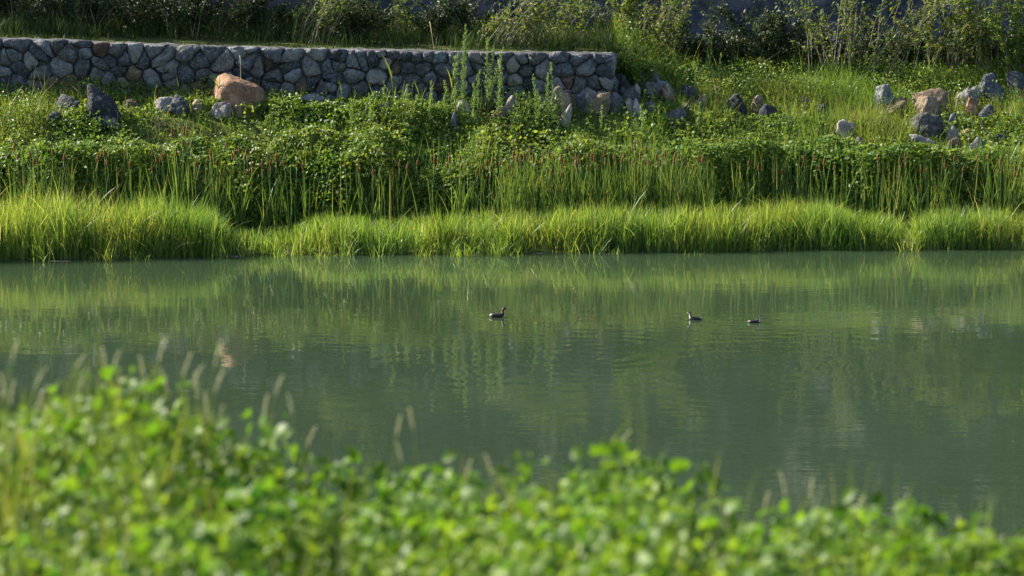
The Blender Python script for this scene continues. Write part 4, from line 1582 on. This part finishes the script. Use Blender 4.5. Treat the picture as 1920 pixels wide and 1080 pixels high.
def grass_stalk(px, py, px2, tip, head, label, group, droop=0.0):
    y = 8.9 + random.uniform(-.25, .3)
    px -= (14 if px2 > px else -14) + random.uniform(-12, 12)
    b = at_y(px, py, y)
    b.z -= .12
    root = empty('grass_stalk', b)
    tag(root, label, 'grass stalk', group)
    top = at_y(px2, tip, y) - b
    mid = Vector((top.x * .25, 0, top.z * .62))
    cv = bez(Vector((0, 0, -.1)), mid, top, 9)
    tv, tt, tq = tube(cv, [.0028, .0026, .0024, .0022, .002, .0018, .0016, .0014, .001], 4)
    link('stem', mesh_from('stem', tv, tt, tq, M_frontgrass), root)
    # fuzzy seed head on the last stretch
    L = top.length
    f0 = max(.15, 1 - head / L)
    P, D = [], []
    for q in range(110):
        f = f0 + (1 - f0) * random.random()
        i0 = min(7, int(f * 8))
        c = cv[i0].lerp(cv[i0 + 1], f * 8 - i0)
        t = (cv[i0 + 1] - cv[i0]).normalized()
        u = (f - f0) / (1 - f0)
        rad = .0024 * math.sin(math.pi * min(.97, .12 + .85 * u)) ** .6
        r = Vector([random.gauss(0, 1) for _ in range(3)])
        r = (r - t * r.dot(t)).normalized()
        P.append(c + r * rad)
        D.append(t + r * .45)
    P = np.array([tuple(v) for v in P])
    D = np.array([tuple(v) for v in D])
    V, T, Q = leaves(P, rng.normal(0, 1, (len(P), 3)), rng.uniform(.008, .013, len(P)), .3, .1, dirs=D)
    h = link('seed_head', mesh_from('seed_head', V, T, Q, M_head), root)
    h['kind'] = 'stuff'


GA = 'grass stalks with seed heads at the left of the near bank'
GB = 'grass stalks with seed heads along the near bank crest'
for a in [(0, 790, 35, 636), (8, 800, 2, 700), (22, 790, 28, 712), (45, 790, 90, 686), (60, 790, 84, 728), (75, 780, 78, 735), (115, 770, 158, 665), (130, 770, 164, 692), (150, 770, 156, 752),
          (208, 730, 192, 652), (212, 730, 224, 658), (262, 740, 262, 668), (300, 740, 312, 632), (318, 750, 300, 690), (335, 760, 358, 662), (350, 760, 382, 682), (368, 770, 366, 700), (392, 775, 415, 642), (398, 780, 420, 690), (388, 780, 384, 735), (412, 790, 418, 762)]:
    grass_stalk(*a, .085, 'slender grass stalk with a pale head %s' % ('at the very left edge of the near bank' if a[2] < 50 else 'left of the tallest rounded bush' if a[2] < 175 else 'standing tall over the tallest rounded bush' if a[2] < 270 else
                'leaning right behind the tallest rounded bush' if a[2] < 375 else 'at the right shoulder of the tallest rounded bush'), GA)
for a, lb in [((492, 815, 530, 704), 'tall pale grass head right of the left tuft'), ((486, 815, 502, 740), 'shorter grass head beside the tall pale one'), ((545, 820, 540, 738), 'green grass head right of the tall pale one'),
              ((568, 860, 592, 800), 'hooked grey grass head over the dip'), ((735, 885, 752, 778), 'grass head leaning right at left of centre'), ((786, 885, 768, 766), 'grass head leaning left near the one leaning right'),
              ((742, 890, 742, 825), 'short grass head below the pair left of centre'), ((918, 900, 910, 852), 'short tan grass head in the middle of the crest'), ((880, 895, 884, 860), 'small round grass head left of the short tan one'),
              ((1140, 872, 1182, 806), 'grass head bending right beside the tallest sprig'), ((1470, 950, 1462, 884), 'bare green stalk standing up from the descending crest'), ((1436, 965, 1442, 922), 'short pale head left of the bare green stalk'),
              ((1522, 950, 1524, 895), 'thin head right of the bare green stalk'), ((1590, 960, 1622, 928), 'head bending right low on the crest'), ((1635, 970, 1638, 945), 'short upright head low on the crest'),
              ((1780, 1015, 1800, 965), 'slanting green head near the right corner'), ((1815, 1030, 1856, 1000), 'arching pale head near the right corner'), ((1850, 1035, 1880, 1005), 'arching pale head in the right corner')]:
    grass_stalk(*a, .075, lb, GB)

# fine grass blades through the front bushes (stuff)
n = 5200
x = rng.uniform(-2.4, 2.2, n)
y = ridge_y(x) + rng.uniform(-2.8, .25, n)
w = np.where(x < -.85, .6, .10)
keep = rng.random(n) < w
x, y = x[keep], y[keep]
z = front_canopy(x, y)
H = rng.uniform(.12, .34, len(x))
V, T, Q = blades(np.stack([x, y, z - .13], 1), H, rng.uniform(.004, .008, len(x)), rng.normal(.1, .15, len(x)), rng.uniform(0, .4, len(x)), segs=4)
tag(link('near_grass', mesh_from('near_grass', V, T, Q, M_frontgrass)), 'fine grass blades growing through the leafy bushes of the near bank', 'grass', kind='stuff')
